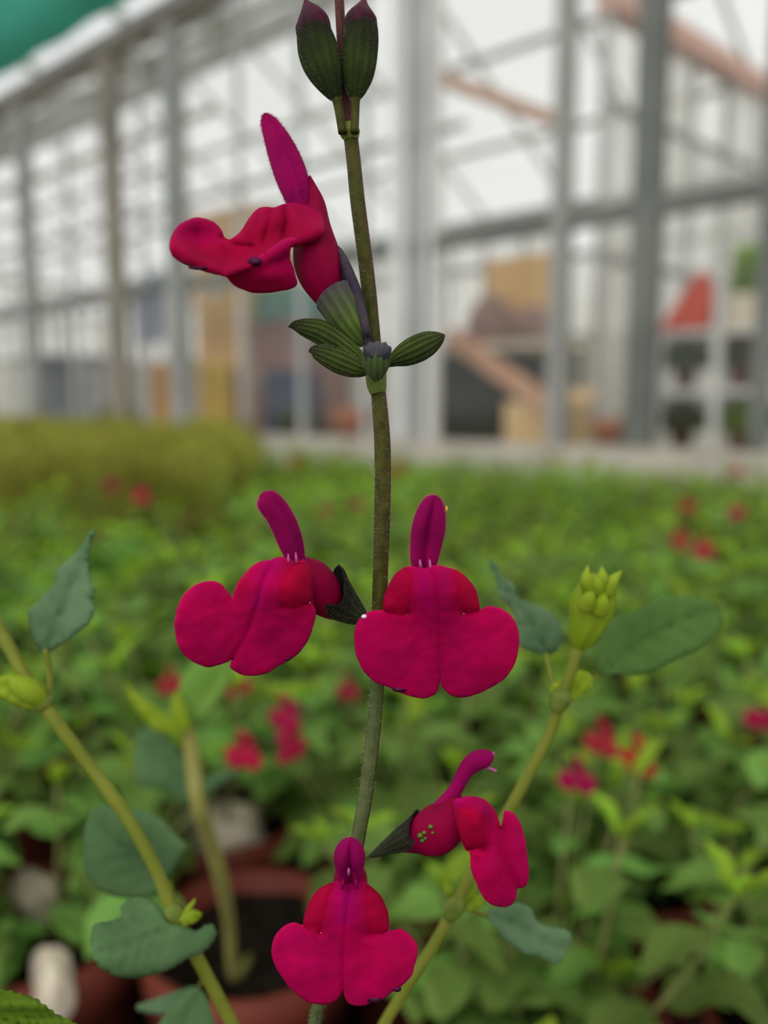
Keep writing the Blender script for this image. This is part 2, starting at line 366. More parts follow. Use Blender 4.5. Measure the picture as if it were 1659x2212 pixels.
# --- wall_back: second partition leaving the first at the white posts and running away to the right
w2s, _ = on_wall(905, 520)
w2dir = (WN*math.cos(math.radians(6)) - WT*math.sin(math.radians(6))).normalized(); w2n = Vector((w2dir.y,-w2dir.x,0))
W2O = WP(w2s,.05,0)
w2 = structure(empty('wall_back', W2O), 'second glazed partition with salmon gutter beam seen through the right panes')
def w2box(name, u0, u1, z0, z1, th, mat): return rebase(w2, boxmesh(name, W2O+w2dir*u0-w2n*th/2+Z*z0, w2dir*(u1-u0), w2n*th, Z*(z1-z0), mat))
G2 = CZ+1.93
w2box('dwarf_wall', 1.2, 7, 0, .75, .1, M['concrete'])
w2box('gutter_beam', 1.2, 7, G2-.05, G2+.06, .12, M['salmon'])
w2box('rail', 1.2, 7, CZ+.72, CZ+.76, .04, M['grey_metal'])
w2box('rail', 1.2, 7, CZ+1.45, CZ+1.48, .04, M['grey_metal'])
u = 1.2
while u < 7:
    big = int(u/.42)%3 == 0
    w2box('post' if big else 'glazing_bar', u, u+(.06 if big else .025), .75, G2-.05, .05, M['white_metal' if big else 'alu'])
    for z0, z1 in ((.75, CZ+.72), (CZ+.76, CZ+1.45), (CZ+1.48, G2-.05)):
        w2box('glass_pane', u+(.06 if big else .025), u+.42, z0, z1, .004, M[random.choice(['glass_milk','glass','glass_milk'])])
    u += .42

# --- wall_left: far side wall of the house beyond, parallel to the first
w3 = structure(empty('wall_left', WP(0,5,0)), 'far whitewashed glass wall of the next greenhouse')
def part3(o): return rebase(w3, o)
part3(wbox('dwarf_wall', -6, 16, 4.95, 5.05, 0, 1.0, M['concrete']))
for z in (1.0, CZ+.7, CZ+1.5, GUT): part3(wbox('rail', -6, 16, 4.97, 5.03, z-.03, z+.03, M['grey_metal']))
s = -6
while s < 16:
    part3(wbox('post' if int(s*2)%4 == 0 else 'glazing_bar', s, s+(.09 if int(s*2)%4 == 0 else .03), 4.97, 5.03, 1.0, GUT, M[random.choice(['alu','grey_metal','brown_metal'])]))
    for z0, z1 in ((1.03,CZ+.67),(CZ+.73,CZ+1.47),(CZ+1.53,GUT-.03)):
        part3(wbox('glass_pane' if z0 > 1.1 else 'panel', s+.03, s+.5, 4.998, 5.002, z0, z1, M['panel' if z0 < 1.1 else random.choice(['glass_milk','glass_milk','glass'])]))
    s += .5

# --- wall_end: gable end of the greenhouse, beyond the left edge of the frame
w4 = structure(empty('wall_end', WP(11,0,0)), 'glazed gable end of the greenhouse beyond the left edge')
rebase(w4, wbox('dwarf_wall', 11.0, 11.1, -4.2, 5, 0, 1.0, M['concrete']))
for z in (CZ+.7, GUT): rebase(w4, wbox('rail', 11.02, 11.08, -4.2, 5, z-.03, z+.03, M['grey_metal']))
d = -4.2
while d < 4.9:
    rebase(w4, wbox('post', 11.02, 11.08, d, d+.06, 1.0, GUT, M['alu']))
    for z0, z1 in ((1.0,CZ+.67),(CZ+.73,GUT-.03)): rebase(w4, wbox('glass_pane', 11.048, 11.052, d+.06, d+.76, z0, z1, M['glass_milk' if z0 < 1.1 else 'glass']))
    d += .76
# --- roofs
def roof(name, label, d0, d1, z0, z1, s0, s1, pitch, purl, mat_r, pane):
    r = structure(empty(name, WP(0,d0,z0)), label)
    s = s0
    while s <= s1+.01:
        rebase(r, bar('rafter', WP(s,d0,z0), WP(s,d1,z1), .035, .05, M[mat_r])); s += pitch
    for k in range(purl+1):
        t = k/purl; rebase(r, bar('purlin', WP(s0,d0+(d1-d0)*t,z0+(z1-z0)*t-.03), WP(s1,d0+(d1-d0)*t,z0+(z1-z0)*t-.03), .05, .05, M['brown_metal' if k%2 else 'grey_metal']))
    s = s0; nn = (WP(0,d1,z1)-WP(0,d0,z0)).cross(WT).normalized()
    while s < s1-.01:
        for k in range(purl):
            a, b = k/purl, (k+1)/purl
            p0 = WP(s+.02,d0+(d1-d0)*a,z0+(z1-z0)*a+.03); p1 = WP(s+.02,d0+(d1-d0)*b,z0+(z1-z0)*b+.03)
            rebase(r, boxmesh('glass_pane', p0, WT*(pitch-.04), (p1-p0)*.98, nn*.004, M[pane]))
        s += pitch
    return r
roof('ceiling_near', 'glass roof of the greenhouse sloping up above the bench', -.05, -4.2, GUT+.05, GUT+2.35, -4.2, 10.8, 1.0, 4, 'white_metal', 'roof_glass')
roof('ceiling_middle', 'near roof slope of the next greenhouse seen through the glass wall', .1, 2.5, GUT+.05, GUT+1.35, -6, 15, 1.0, 3, 'grey_metal', 'roof_glass')
roof('ceiling_far', 'far roof slope of the next greenhouse beyond the glass wall', 4.95, 2.55, GUT+.05, GUT+1.35, -6, 15, 1.0, 3, 'white_metal', 'glass')

cm=bpy.data.objects['ceiling_middle']
a,za=on_wall(925,160,.7); b,zb_=on_wall(1222,268,1.0)
rebase(cm,bar('brace',WP(a,.7,za),WP(b,1.0,zb_),.05,.06,M['wood']))
# --- teal shade cloth drawn along the roof foot at the far left
def cloth():
    V = []; Fc = []; ns, nd = 26, 8
    for i in range(ns+1):
        for j in range(nd+1):
            s = .2+7.5*i/ns; d = -.18-1.9*j/nd; z = GUT+.05+(-d-.05)*.554-.075-.018*math.sin(i*math.pi/2)**2-.015*math.sin(j*1.7)
            V.append(WP(s,d,z))
    for i in range(ns):
        for j in range(nd): a = i*(nd+1)+j; Fc.append((a,a+1,a+nd+2,a+nd+1))
    o = mesh_obj('shade_cloth', V, Fc, M['teal']); m_ = o.modifiers.new('thickness','SOLIDIFY'); m_.thickness = .003
    return tag(o, 'teal green shade cloth stretched below the roof glass at top left', 'shade cloth')
cloth()

# ================================================================ BENCH
BZ = CZ-.30
bench = tag(empty('growing_bench', WP(1.5,-2.2,0)), 'long low growing bench with dark matting under all the potted plants', 'bench')
rebase(bench, wbox('bench_top', -4, 7.5, -4.0, -.85, BZ-.04, BZ, M['soilmat']))
rebase(bench, wbox('bench_edge', -4, 7.5, -.85, -.82, BZ-.08, BZ+.03, M['brown_metal']))
for s in (-3.5,-.5,2.5,5.5,7.2):
    for d in (-3.7,-1.1): rebase(bench, wbox('leg', s-.03, s+.03, d-.03, d+.03, 0, BZ-.04, M['alu']))

# ================================================================ THINGS BEHIND THE GLASS WALL
TZ = CZ-.16
tb = tag(empty('staging_table', WP(1,.75,0)), 'long grey staging table just behind the glass wall', 'table')
rebase(tb, wbox('table_top', -3.6, 9, .12, 1.05, TZ-.04, TZ, M['concrete']))
for s in (-3.4,-1,1.4,3.8,6.2,8.8):
    for d in (.2,.95): rebase(tb, wbox('leg', s-.03, s+.03, d-.03, d+.03, 0, TZ-.04, M['alu']))
def span(px0, px1, py, d):      # s range and height of a pixel span on the plane d
    a, z = on_wall(px0, py, d); b, _ = on_wall(px1, py, d); return min(a,b), max(a,b), z
def cabinet(name, px0, px1, py, d, deep, mat, label, cat, doors=2, zb=None):
    s0, s1, z1 = span(px0, px1, py, d); zb = TZ if zb is None else zb
    r = tag(empty(name, WP((s0+s1)/2, d+deep/2, zb)), label, cat)
    rebase(r, wbox('body', s0, s1, d, d+deep, zb, z1-.02, M[mat], bevel=.006))
    rebase(r, wbox('top', s0-.01, s1+.01, d-.01, d+deep+.01, z1-.02, z1, M[mat]))
    wd = (s1-s0)/doors
    for k in range(doors):
        dr = rebase(r, wbox('door', s0+k*wd+.008, s0+(k+1)*wd-.008, d-.014, d, zb+.015, z1-.035, M[mat], bevel=.004))
        h = wbox('handle', s0+(k+.5)*wd-.03, s0+(k+.5)*wd+.03, d-.035, d-.014, (zb+z1)/2-.006, (zb+z1)/2+.006, M['alu']); h.parent = dr
    return r
def crate(name, px0, px1, py, d, deep, mat, label, cat, zb=None, slats=4):
    s0, s1, z1 = span(px0, px1, py, d); zb = TZ if zb is None else zb
    r = tag(empty(name, WP((s0+s1)/2, d+deep/2, zb)), label, cat)
    rebase(r, wbox('base', s0, s1, d, d+deep, zb, zb+.012, M[mat]))
    hh = (z1-zb-.012)/slats
    for k in range(slats):
        z = zb+.012+k*hh
        for q in ((s0,s1,d,d+.012),(s0,s1,d+deep-.012,d+deep),(s0,s0+.012,d+.012,d+deep-.012),(s1-.012,s1,d+.012,d+deep-.012)):
            rebase(r, wbox('slat', *q, z+.004, z+hh-.004, M[mat]))
    for a in (s0+.013,s1-.035):
        for b in (d+.013,d+deep-.035): rebase(r, wbox('corner_post', a, a+.022, b, b+.022, zb+.012, z1, M[mat]))
    return r
def lathe(name, c, prof, mat, parent=None, n=24):
    V = []; Fc = []; m = len(prof)
    for r, z in prof:
        for k in range(n): V.append(Vector((c[0]+r*math.cos(2*math.pi*k/n), c[1]+r*math.sin(2*math.pi*k/n), c[2]+z)))
    for i in range(m-1):
        for k in range(n): Fc.append((i*n+k, i*n+(k+1)%n, (i+1)*n+(k+1)%n, (i+1)*n+k))
    Fc += [tuple(range(n))[::-1], tuple(range((m-1)*n, m*n))]
    return mesh_obj(name, V, Fc, mat, parent)
def bucket(name, px, hw, py, d, mat, label, cat, zb=None):
    s0, s1, z1 = span(px-hw, px+hw, py, d); zb = TZ if zb is None else zb; R = (s1-s0)/2; h = z1-zb; c = WP((s0+s1)/2, d+R, zb)
    r = tag(empty(name, c), label, cat)
    rebase(r, lathe('body', c, [(R*.75,0),(R*.8,h*.05),(R,h*.93),(R*1.07,h*.94),(R*1.07,h),(R*.94,h),(R*.72,h*.06)], M[mat]))
    hp = [c+WT*R*1.02*math.cos(a)+Z*(h*.96)+WN*(-R*.75*math.sin(a))-Z*(.2*h*math.sin(a)) for a in [k*math.pi/8 for k in range(9)]]
    rebase(r, tube('handle', hp, [.004]*9, M['alu'], n=6))
    return r
def lump(name, c, rx, ry, rz, mat, parent=None, seed=0, n=20, m=12, flat=.35, amp=.12):
    """sack, stone or heap: uneven rounded body resting on its flat foot"""
    rnd = random.Random(seed); ph = [rnd.uniform(0,6.28) for _ in range(8)]; V = []; Fc = []
    for i in range(m+1):
        v = -math.pi/2+math.pi*i/m
        for k in range(n):
            a = 2*math.pi*k/n; q = 1+amp*(math.sin(2*a+ph[0])*.5+math.sin(3*a+ph[1]+2*v)*.5+math.sin(5*a+ph[2]-3*v)*.35+math.sin(4*v+ph[3])*.3)
            z = math.sin(v); z = -flat-(z+flat)*-.15 if z < -flat else z
            V.append(Vector(c)+WT*(rx*q*math.cos(v)**.8*math.cos(a) if abs(v) < 1.57 else 0)+WN*(ry*q*max(0,math.cos(v))**.8*math.sin(a))+Z*(rz*(z+flat)*(1+.1*math.sin(3*a+ph[4])*(z>0))))
    for i in range(m):
        for k in range(n): Fc.append((i*n+k, i*n+(k+1)%n, (i+1)*n+(k+1)%n, (i+1)*n+k))
    return mesh_obj(name, V, Fc, mat, parent)

cabinet('plywood_cabinet', 418, 530, 468, .35, .4, 'ply', 'tall orange plywood cabinet behind the glass, left of the white posts', 'cabinet')
s0,s1,z1 = span(441,480,592,.32); _,z0 = on_wall(460,640,.32)
tag(wbox('paper_sheet', s0, s1, .328, .334, z0, z1, M['white_metal']), 'pale sheet of paper pinned on the orange plywood cabinet', 'paper')
cb = cabinet('wooden_cabinet', 540, 645, 697, .35, .4, 'brownsack', 'low brown wooden cabinet with a teal box on top', 'cabinet')
_,_,zc = span(540,645,697,.35)
crate('plastic_crate', 545, 640, 622, .40, .3, 'tealbox', 'teal plastic crate standing on the brown wooden cabinet', 'crate', zb=zc)
crate('plastic_crate', 565, 640, 800, .14, .16, 'navy', 'dark blue plastic crate in front of the brown wooden cabinet', 'crate')
bucket('bucket', 442, 23, 788, .14, 'yellow', 'yellow bucket in front of the orange plywood cabinet', 'bucket')
bucket('bucket', 315, 30, 790, .16, 'orange', 'tall orange bucket behind the glass near the brown post', 'bucket')
bucket('bin', 60, 42, 770, .3, 'greyplastic', 'grey bin behind the glass at the far left', 'bin')
bucket('bin', 185, 22, 790, .3, 'alu', 'light grey metal bin right of the darker grey bin', 'bin')
# blue cloth over a rail stand
s0,s1,z1 = span(292,345,600,.45); _,z0 = on_wall(318,745,.45)
st = tag(empty('clothes_stand', WP((s0+s1)/2,.47,TZ)), 'slim metal stand carrying the blue cloth behind the glass', 'stand')
for s in (s0-.02,s1+.02): rebase(st, tube('upright', [WP(s,.47,TZ),WP(s,.47,(TZ+z1)/2),WP(s,.47,z1)], [.009]*3, M['alu'], n=8))
rebase(st, tube('crossbar', [WP(s0-.03,.47,z1),WP((s0+s1)/2,.47,z1),WP(s1+.03,.47,z1)], [.009]*3, M['alu'], n=8))
V=[];Fc=[]
for i in range(13):
    for j in range(11):
        t = j/10; s = s0+(s1-s0)*i/12; dd = .458-.012*abs(math.sin(i*1.1))*t if j else .47
        V.append(WP(s, dd, z1+.012-(z1-z0)*t))
for i in range(12):
    for j in range(10): a=i*11+j; Fc.append((a,a+1,a+12,a+11))
o = mesh_obj('blue_cloth', V, Fc, M['blue']); o.modifiers.new('t','SOLIDIFY').thickness=.004
tag(o, 'blue grey cloth hanging from the slim stand behind the glass', 'cloth')
# stacks of terracotta pots
def pot_stack(px, hw, py, d, n, label, zb=None):
    s0,s1,z1 = span(px-hw,px+hw,py,d); R=(s1-s0)/2; zb = TZ if zb is None else zb; c = WP((s0+s1)/2,d+R,zb); hh=(z1-zb)
    h1 = hh/(1+.3*(n-1))
    for k in range(n):
        cc = (c.x,c.y,c.z+k*h1*.3)
        o = lathe('clay_pot', cc, [(R*.66,0),(R*.9,h1*.72),(R,h1*.73),(R,h1),(R*.9,h1),(R*.8,h1*.7),(R*.6,.01)], M['terra'], n=20)
        tag(o, label, 'pot', 'clay pots nested in stacks behind the glass')
pot_stack(735, 34, 880, .13, 3, 'terracotta pot nested in the stack left of the white posts')
pot_stack(1300, 34, 905, .13, 2, 'terracotta pot nested in the stack right of the tan box')
# tank, plank, carton, sacks and board right of the white posts
bx_ = tag(empty('water_tank', WP(-.2,.5,TZ)), 'black plastic water tank right of the white posts', 'tank')
s0,s1,z1 = span(948,1086,765,.3)
rebase(bx_, wbox('body', s0, s1, .3, .65, TZ, z1-.02, M['black'], bevel=.02)); rebase(bx_, wbox('lid', s0-.01, s1+.01, .29, .66, z1-.02, z1, M['black'], bevel=.008))
for k in range(3): rebase(bx_, wbox('rib', s0+.03+k*(s1-s0-.08)/2, s0+.05+k*(s1-s0-.08)/2, .285, .3, TZ+.01, z1-.04, M['black']))
ca = tag(empty('cardboard_box', WP(-.6,.3,TZ)), 'open tan cardboard box at the foot of the leaning plank', 'box')
s0,s1,z1 = span(1090,1205,868,.16)
for q in ((s0,s1,.16,.166),(s0,s1,.414,.42),(s0,s0+.006,.166,.414),(s1-.006,s1,.166,.414)): rebase(ca, wbox('side', *q, TZ, z1, M['card']))
rebase(ca, wbox('bottom', s0,s1,.16,.42, TZ, TZ+.006, M['card'])); 
rebase(ca, boxmesh('flap', WP(s0,.42,z1), WT*(s1-s0), WN*.07+Z*.05, Z*.005, M['card']))
a,za = on_wall(955,722,.2); b,zb_ = on_wall(1215,893,.13)
tag(bar('plank', WP(a,.25,za), WP(b,.11,zb_), .03, .075, M['wood']), 'reddish wooden plank leaning across the black tank', 'plank')
s0,s1,z1 = span(1050,1205,562,.95)
tag(wbox('plywood_board', s0, s1, .95, .97, TZ, z1, M['ply'], bevel=.004), 'orange plywood board standing behind the brown sacks', 'board')
tr = tag(empty('small_table', WP(-.6,.75,TZ)), 'small pale table holding the brown sacks', 'table')
s0,s1,z1 = span(1000,1205,745,.7)
rebase(tr, wbox('table_top', s0,s1,.68,.94,z1-.03,z1,M['cream']))
for s in (s0,s1-.03):
    for d in (.69,.9): rebase(tr, wbox('leg', s,s+.03,d,d+.03,TZ,z1-.03,M['black']))
for px,hw,py,sd in ((1062,52,650,1),(1148,48,672,2)):
    a0,a1,zz = span(px-hw,px+hw,py,.8)
    tag(lump('sack', WP((a0+a1)/2,.81,z1), (a1-a0)/2, .11, (zz-z1)/1.35, M['brownsack'], seed=sd), ('bulging brown sack nearer the white posts on the small pale table','lower brown sack on the right half of the small pale table')[sd-1], 'sack', 'brown sacks on the small table')
# rack on the right
d0,d1 = .16,.5
rk = tag(empty('shelf_rack', WP(-1.6,.3,TZ)), 'white metal shelf rack with plants at the right edge', 'shelf')
sA,_ = on_wall(1418,800,d0); sB,_ = on_wall(1545,800,d0); sC,_ = on_wall(1720,800,d0)
_,zt = on_wall(1545,706,d0); _,zm = on_wall(1545,838,d0)
for s in (sA,sB,sC):
    for d in (d0,d1-.03): rebase(rk, wbox('upright', s-.014, s+.014, d, d+.028, TZ, zt+(.17 if s == sB else 0), M['white_metal']))
for z in (zt,zm): rebase(rk, wbox('shelf_board', sC, sA, d0+.028, d1-.03, z-.022, z, M['white_metal']))
s0,s1,z1 = span(1562,1668,640,.25)
tag(wbox('storage_box', s0,s1,.22,.44,zt,z1,M['cream'],bevel=.012), 'cream storage box on top of the white shelf rack', 'box')
# red tarpaulin bundle
s0,s1,z1 = span(1412,1552,585,.25); cc = WP((s0+s1)/2,.31,zt); R=(s1-s0)/2; V=[];Fc=[]; n=30
for i in range(9):
    t=i/8
    for k in range(n):
        a=2*math.pi*k/n; r=R*(1-t)**.75*(1+.08*math.sin(5*a+t*2)); ex=-.35*R*t
        V.append(cc+WT*(r*math.cos(a)+ex)+WN*(min(R,.12)*((1-t)**.75)*math.sin(a)*(1+.1*math.sin(4*a)))+Z*((z1-zt)*t*(1 if i else 0)))
for i in range(8):
    for k in range(n): Fc.append((i*n+k,i*n+(k+1)%n,(i+1)*n+(k+1)%n,(i+1)*n+k))
Fc.append(tuple(range(n))[::-1])
tag(mesh_obj('tarpaulin_bundle', V, Fc, M['red']), 'red tarpaulin bundle with a peak on top of the shelf rack', 'tarpaulin')

# ================================================================ LEAVES AND POTTED PLANTS BEHIND
def leaf_mesh(name, L_, W_, mat, seed, nu=9, nv=6, fold=.25, droop=.25):
    rnd = random.Random(seed); V=[];Fc=[]; tw = rnd.uniform(-.3,.3)
    for i in range(nu+1):
        u=i/nu; wv = W_*.5*(math.sin(math.pi*min(1,(u*.92+.06))**.85))**.75*(1+.06*math.sin(u*40))
        if i==0: wv=W_*.05
        for j in range(nv+1):
            v=-1+2*j/nv; x=v*wv; z=fold*abs(x)-droop*L_*u*u+.04*L_*math.sin(u*9+v*3)+tw*x*u
            V.append((x,u*L_,z))
    for i in range(nu):
        for j in range(nv): a=i*(nv+1)+j; Fc.append((a,a+1,a+nv+2,a+nv+1))
    me=bpy.data.meshes.new(name); me.from_pydata(V,[],Fc); me.polygons.foreach_set('use_smooth',[True]*len(Fc)); me.materials.append(mat); me.update(); return me
LM=[leaf_mesh('leaf',.0245,.0165,M['bgleaf'],i,fold=.15+.1*i,droop=.15+.1*i) for i in range(3)]
YM=[leaf_mesh('young_leaf',.015,.008,M['bgyoung'],9,fold=.4,droop=.1)]
POT_H=.085
def pot_mesh():
    o = lathe('pot', (0,0,0), [(.034,0),(.040,.062),(.044,.063),(.046,POT_H),(.042,POT_H),(.039,.066),(.036,.02)], M['pot'], n=24); me=o.data; bpy.data.objects.remove(o); return me
def soil_mesh():
    V=[(0,0,.078)];n=16
    for r in (.015,.028,.0395):
        for k in range(n): V.append((r*math.cos(2*math.pi*k/n),r*math.sin(2*math.pi*k/n),.074+random.uniform(-.003,.004)))
    Fc=[(0,1+k,1+(k+1)%n) for k in range(n)]+[(1+a*n+k,1+(a+1)*n+k,1+(a+1)*n+(k+1)%n,1+a*n+(k+1)%n) for a in (0,1) for k in range(n)]
    o=mesh_obj('soil',V,Fc,M['soil']);me=o.data;bpy.data.objects.remove(o);return me
POT,SOIL=pot_mesh(),soil_mesh()
def frame(y, up):
    y=Vector(y).normalized(); x=y.cross(up); x=x.normalized() if x.length>1e-4 else Vector((1,0,0)); z=x.cross(y); m=Matrix((x,y,z)).transposed().to_4x4(); return m
def plant_plan(seed, height=.10, nst=16, spread=.095):
    """stems as point lists and leaves as (matrix, young?)"""
    r=random.Random(seed); stems=[];lv=[]
    for k in range(nst):
        a=2*math.pi*k/nst+r.uniform(-.4,.4); R=spread*r.uniform(.25,1.05); h=height*r.uniform(.35,1.1)
        b=Vector((.012*math.cos(a),.012*math.sin(a),.076)); e=Vector((R*math.cos(a),R*math.sin(a),.076+h)); mid=(b+e)/2+Vector((math.cos(a),math.sin(a),0))*R*.12
        pts=[tuple(b),tuple(mid),tuple(e)]; cur=catmull(pts,6); stems.append(cur)
        nn=6
        for q in range(1,nn+1):
            t=q/nn; i=min(len(cur)-1,int(t*(len(cur)-1))); p=Vector(cur[i]); rot=a+q*math.pi/2
            for sgn in (0,math.pi):
                aa=rot+sgn+r.uniform(-.35,.35); el=r.uniform(-.35,.5) if q<nn else r.uniform(.4,1.0)
                dv=Vector((math.cos(aa)*math.cos(el),math.sin(aa)*math.cos(el),math.sin(el)))
                young=(q==nn); sc=r.uniform(.75,1.2)*(1 if not young else .9)
                lv.append((Matrix.Translation(p+dv*.003)@frame(dv,Vector((0,0,1)))@Matrix.Diagonal((sc,sc,sc,1)),young,r.randrange(3)))
        p=Vector(cur[-1])
        for q in range(3):
            aa=r.uniform(0,6.28); dv=Vector((math.cos(aa)*.6,math.sin(aa)*.6,.8)).normalized(); sc=r.uniform(.4,.7)
            lv.append((Matrix.Translation(p)@frame(dv,Vector((0,0,1)))@Matrix.Diagonal((sc,sc,sc,1)),True,0))
    return stems,lv
def stems_mesh(stems, r0=.0010):
    V=[];Fc=[];n=5
    for st in stems:
        base=len(V)
        for i,p in enumerate(st):
            for k in range(n): a=2*math.pi*k/n; V.append((p[0]+r0*math.cos(a),p[1]+r0*math.sin(a),p[2]))
        for i in range(len(st)-1):
            for k in range(n): Fc.append((base+i*n+k,base+i*n+(k+1)%n,base+(i+1)*n+(k+1)%n,base+(i+1)*n+k))
    me=bpy.data.meshes.new('stems');me.from_pydata(V,[],Fc);me.polygons.foreach_set('use_smooth',[True]*len(Fc));me.materials.append(M['bgstem']);me.update();return me
def join_leaves(lv):
    V=[];Fc=[];mi=[]
    for mw,y,k in lv:
        me=YM[0] if y else LM[k]; b=len(V)
        V+=[mw@v.co for v in me.vertices]; Fc+=[tuple(b+i for i in p.vertices) for p in me.polygons]; mi+=[1 if y else 0]*len(me.polygons)
    me=bpy.data.meshes.new('foliage');me.from_pydata([tuple(v) for v in V],[],Fc);me.polygons.foreach_set('use_smooth',[True]*len(Fc))
    me.materials.append(M['bgleaf']);me.materials.append(M['bgyoung']);me.polygons.foreach_set('material_index',mi);me.update();return me
PLANS=[plant_plan(20+i,.088+.010*(i%3),19) for i in range(5)]
STEMS=[]; 
for st,lv in PLANS: STEMS.append([stems_mesh([q]) for q in st])
STEMJ=[stems_mesh(st) for st,_ in PLANS]; FOL=[join_leaves(lv) for _,lv in PLANS]
PLANTS=[]
def potted(x, y, v, rot, detail, label, group=None, sc=1.0):
    r=tag(empty('potted_salvia',(x,y,BZ)),label,'plant',group); r.rotation_euler=(0,0,rot); r.scale=(1,1,1)
    inst('pot',POT,r); inst('soil',SOIL,r)
    k=Matrix.Diagonal((sc,sc,sc,1)); k=Matrix.Translation((0,0,.076))@k@Matrix.Translation((0,0,-.076))
    if detail:
        for m_ in STEMS[v]: inst('stem',m_,r,k)
        wm=Matrix.Translation((x,y,BZ))@Matrix.Rotation(rot,4,'Z')@k
        for mw,yy,q in PLANS[v][1]:
            if y<.55 and x<-.05 and not clear_of_stones(wm@mw): continue
            inst('young_leaf' if yy else 'leaf',YM[0] if yy else LM[q],r,k@mw)
    else:
        inst('stems',STEMJ[v],r,k); f=inst('foliage',FOL[v],r,k); f['kind']='stuff'
    PLANTS.append((r,x,y)); return r
STONES=[(482,1775),(72,1908),(132,2110)]
def proj(p):
    q=p-CAM; z=q.dot(FWD); return CX+q.dot(RIGHT)/z*F, CY-q.dot(UP)/z*F
def clear_of_stones(mw):        # pruned so that the stones on the soil stay open to the light
    x,y=proj(mw@Vector((0,.011,0))); return all(((x-a)/115)**2+((y-b+15)/100)**2>1 for a,b in STONES)
def visible(x,y,pad=.30): return y>.2 and abs(x)<.4665*y*1.03+pad
rp=random.Random(3)
near=[(-.145,.325),(-.088,.418),(.055,.27),(.16,.265),(-.235,.37),(.015,.375),(.115,.37),(.225,.365)]; far=[]
gx=.135
for j in range(30):
    for i in range(-16,17):
        s_=i*gx+(gx/2 if j%2 else 0); d_=-1.02-j*gx*.9
        p=WP(s_,d_,0); x=p.x+rp.uniform(-.012,.012); y=p.y+rp.uniform(-.012,.012)
        if not visible(x,y): continue
        if y<.43 or any(math.hypot(x-a,y-b)<.09 for a,b in near[:9]): continue
        if x/y < -.15-.03*math.sin(y*5) and y>1.08: continue           # the olive herbs stand there
        (near if y<.74 else far).append((x,y))
ORD=['leftmost','second from the left','third from the left','fourth from the left','fifth from the left','sixth from the left','seventh from the left','eighth from the left','ninth from the left','tenth from the left','eleventh from the left','twelfth from the left']
near.sort(key=lambda p:p[1]); bands=[]
for p in near:
    if not bands or p[1]-bands[-1][0][1]>.14: bands.append([p])
    else: bands[-1].append(p)
BN=['first','second','third','fourth','fifth','sixth','seventh','eighth']
for bi,b in enumerate(bands):
    b.sort(key=lambda p:p[0]/p[1])
    for k,(x,y) in enumerate(b):
        potted(x,y,rp.randrange(5),rp.uniform(0,6.28),True,'blurred green potted salvia, %s in the %s row behind the flower spike'%(ORD[min(k,11)],BN[min(bi,7)]),'potted salvias in the near rows',rp.uniform(.9,1.12)*(.82 if y<.33 else 1))
for x,y in far:
    potted(x,y,rp.randrange(5),rp.uniform(0,6.28),False,'small blurred green salvia in the crowded far rows of the bench','potted salvias in the far rows',rp.uniform(.9,1.15))

# olive green herbs in a block at the far left of the bench
def herb_mesh(seed):
    r=random.Random(seed);V=[];Fc=[]
    for k in range(900):
        a=r.uniform(0,6.28); R=.075*math.sqrt(r.random()); z=r.uniform(.02,.19)*(1-.35*(R/.075)**2)
        p=Vector((R*math.cos(a),R*math.sin(a),z+.05)); dv=Vector((math.cos(a)*.5+r.gauss(0,.4),math.sin(a)*.5+r.gauss(0,.4),.7)).normalized(); l=r.uniform(.014,.028); sd_=dv.orthogonal().normalized(); sd_=(sd_*math.cos(k)+dv.cross(sd_)*math.sin(k))*.0032
        b=len(V);V+=[p-sd_*.4,p+sd_*.4,p+dv*l*.5+sd_,p+dv*l*.5-sd_,p+dv*l];Fc+=[(b,b+1,b+2,b+3),(b+3,b+2,b+4)]
    o=mesh_obj('foliage',V,Fc,M['olive']);me=o.data;bpy.data.objects.remove(o);return me
HERB=[herb_mesh(i) for i in range(3)]
hs=[stems_mesh([[(0,0,.07),(R*.4*math.cos(a),R*.4*math.sin(a),.12),(R*math.cos(a),R*math.sin(a),.2)] for a,R in [(k*.9,.02+.006*k) for k in range(7)]])]
for j in range(20):
    for i in range(-8,40):
        p=WP(i*.12+(.06 if j%2 else 0),-.95-j*.115,0)
        if p.y>1.36 and p.x/p.y< -.17 and visible(p.x,p.y,.3):
            r=tag(empty('potted_herb',(p.x,p.y,BZ)),'olive green bushy herb in the dense block at far left','plant','olive herbs at the far left of the bench'); r.rotation_euler=(0,0,rp.uniform(0,6.28)); z_=rp.uniform(.98,1.12)
            inst('pot',POT,r);inst('soil',SOIL,r);inst('stems',hs[0],r); f=inst('foliage',rp.choice(HERB),r,Matrix.Diagonal((1,1,z_,1))); f['kind']='stuff'

# pale stones lying on the soil of two near pots
SOILZ=BZ+.0745
for k,(px,py,w_,h_,lb) in enumerate(((482,1775,200,105,'large pale cream stone on the soil behind the blurred middle shoot'),(72,1908,150,85,'flat pale cream stone on the soil of the pot at the left edge'),(112,2110,120,150,'pinkish cream stone on the soil above the bright corner leaf'))):
    p=on_level(px,py,SOILZ+.012); dd=(p-CAM).dot(FWD)
    tag(lump('stone',(p.x,p.y,SOILZ),w_*.5/F*dd,w_*.36/F*dd,h_*.62/F*dd,M['stone'],seed=30+k,n=30,m=16,amp=.2),lb,'stone','pale stones in the near pots')
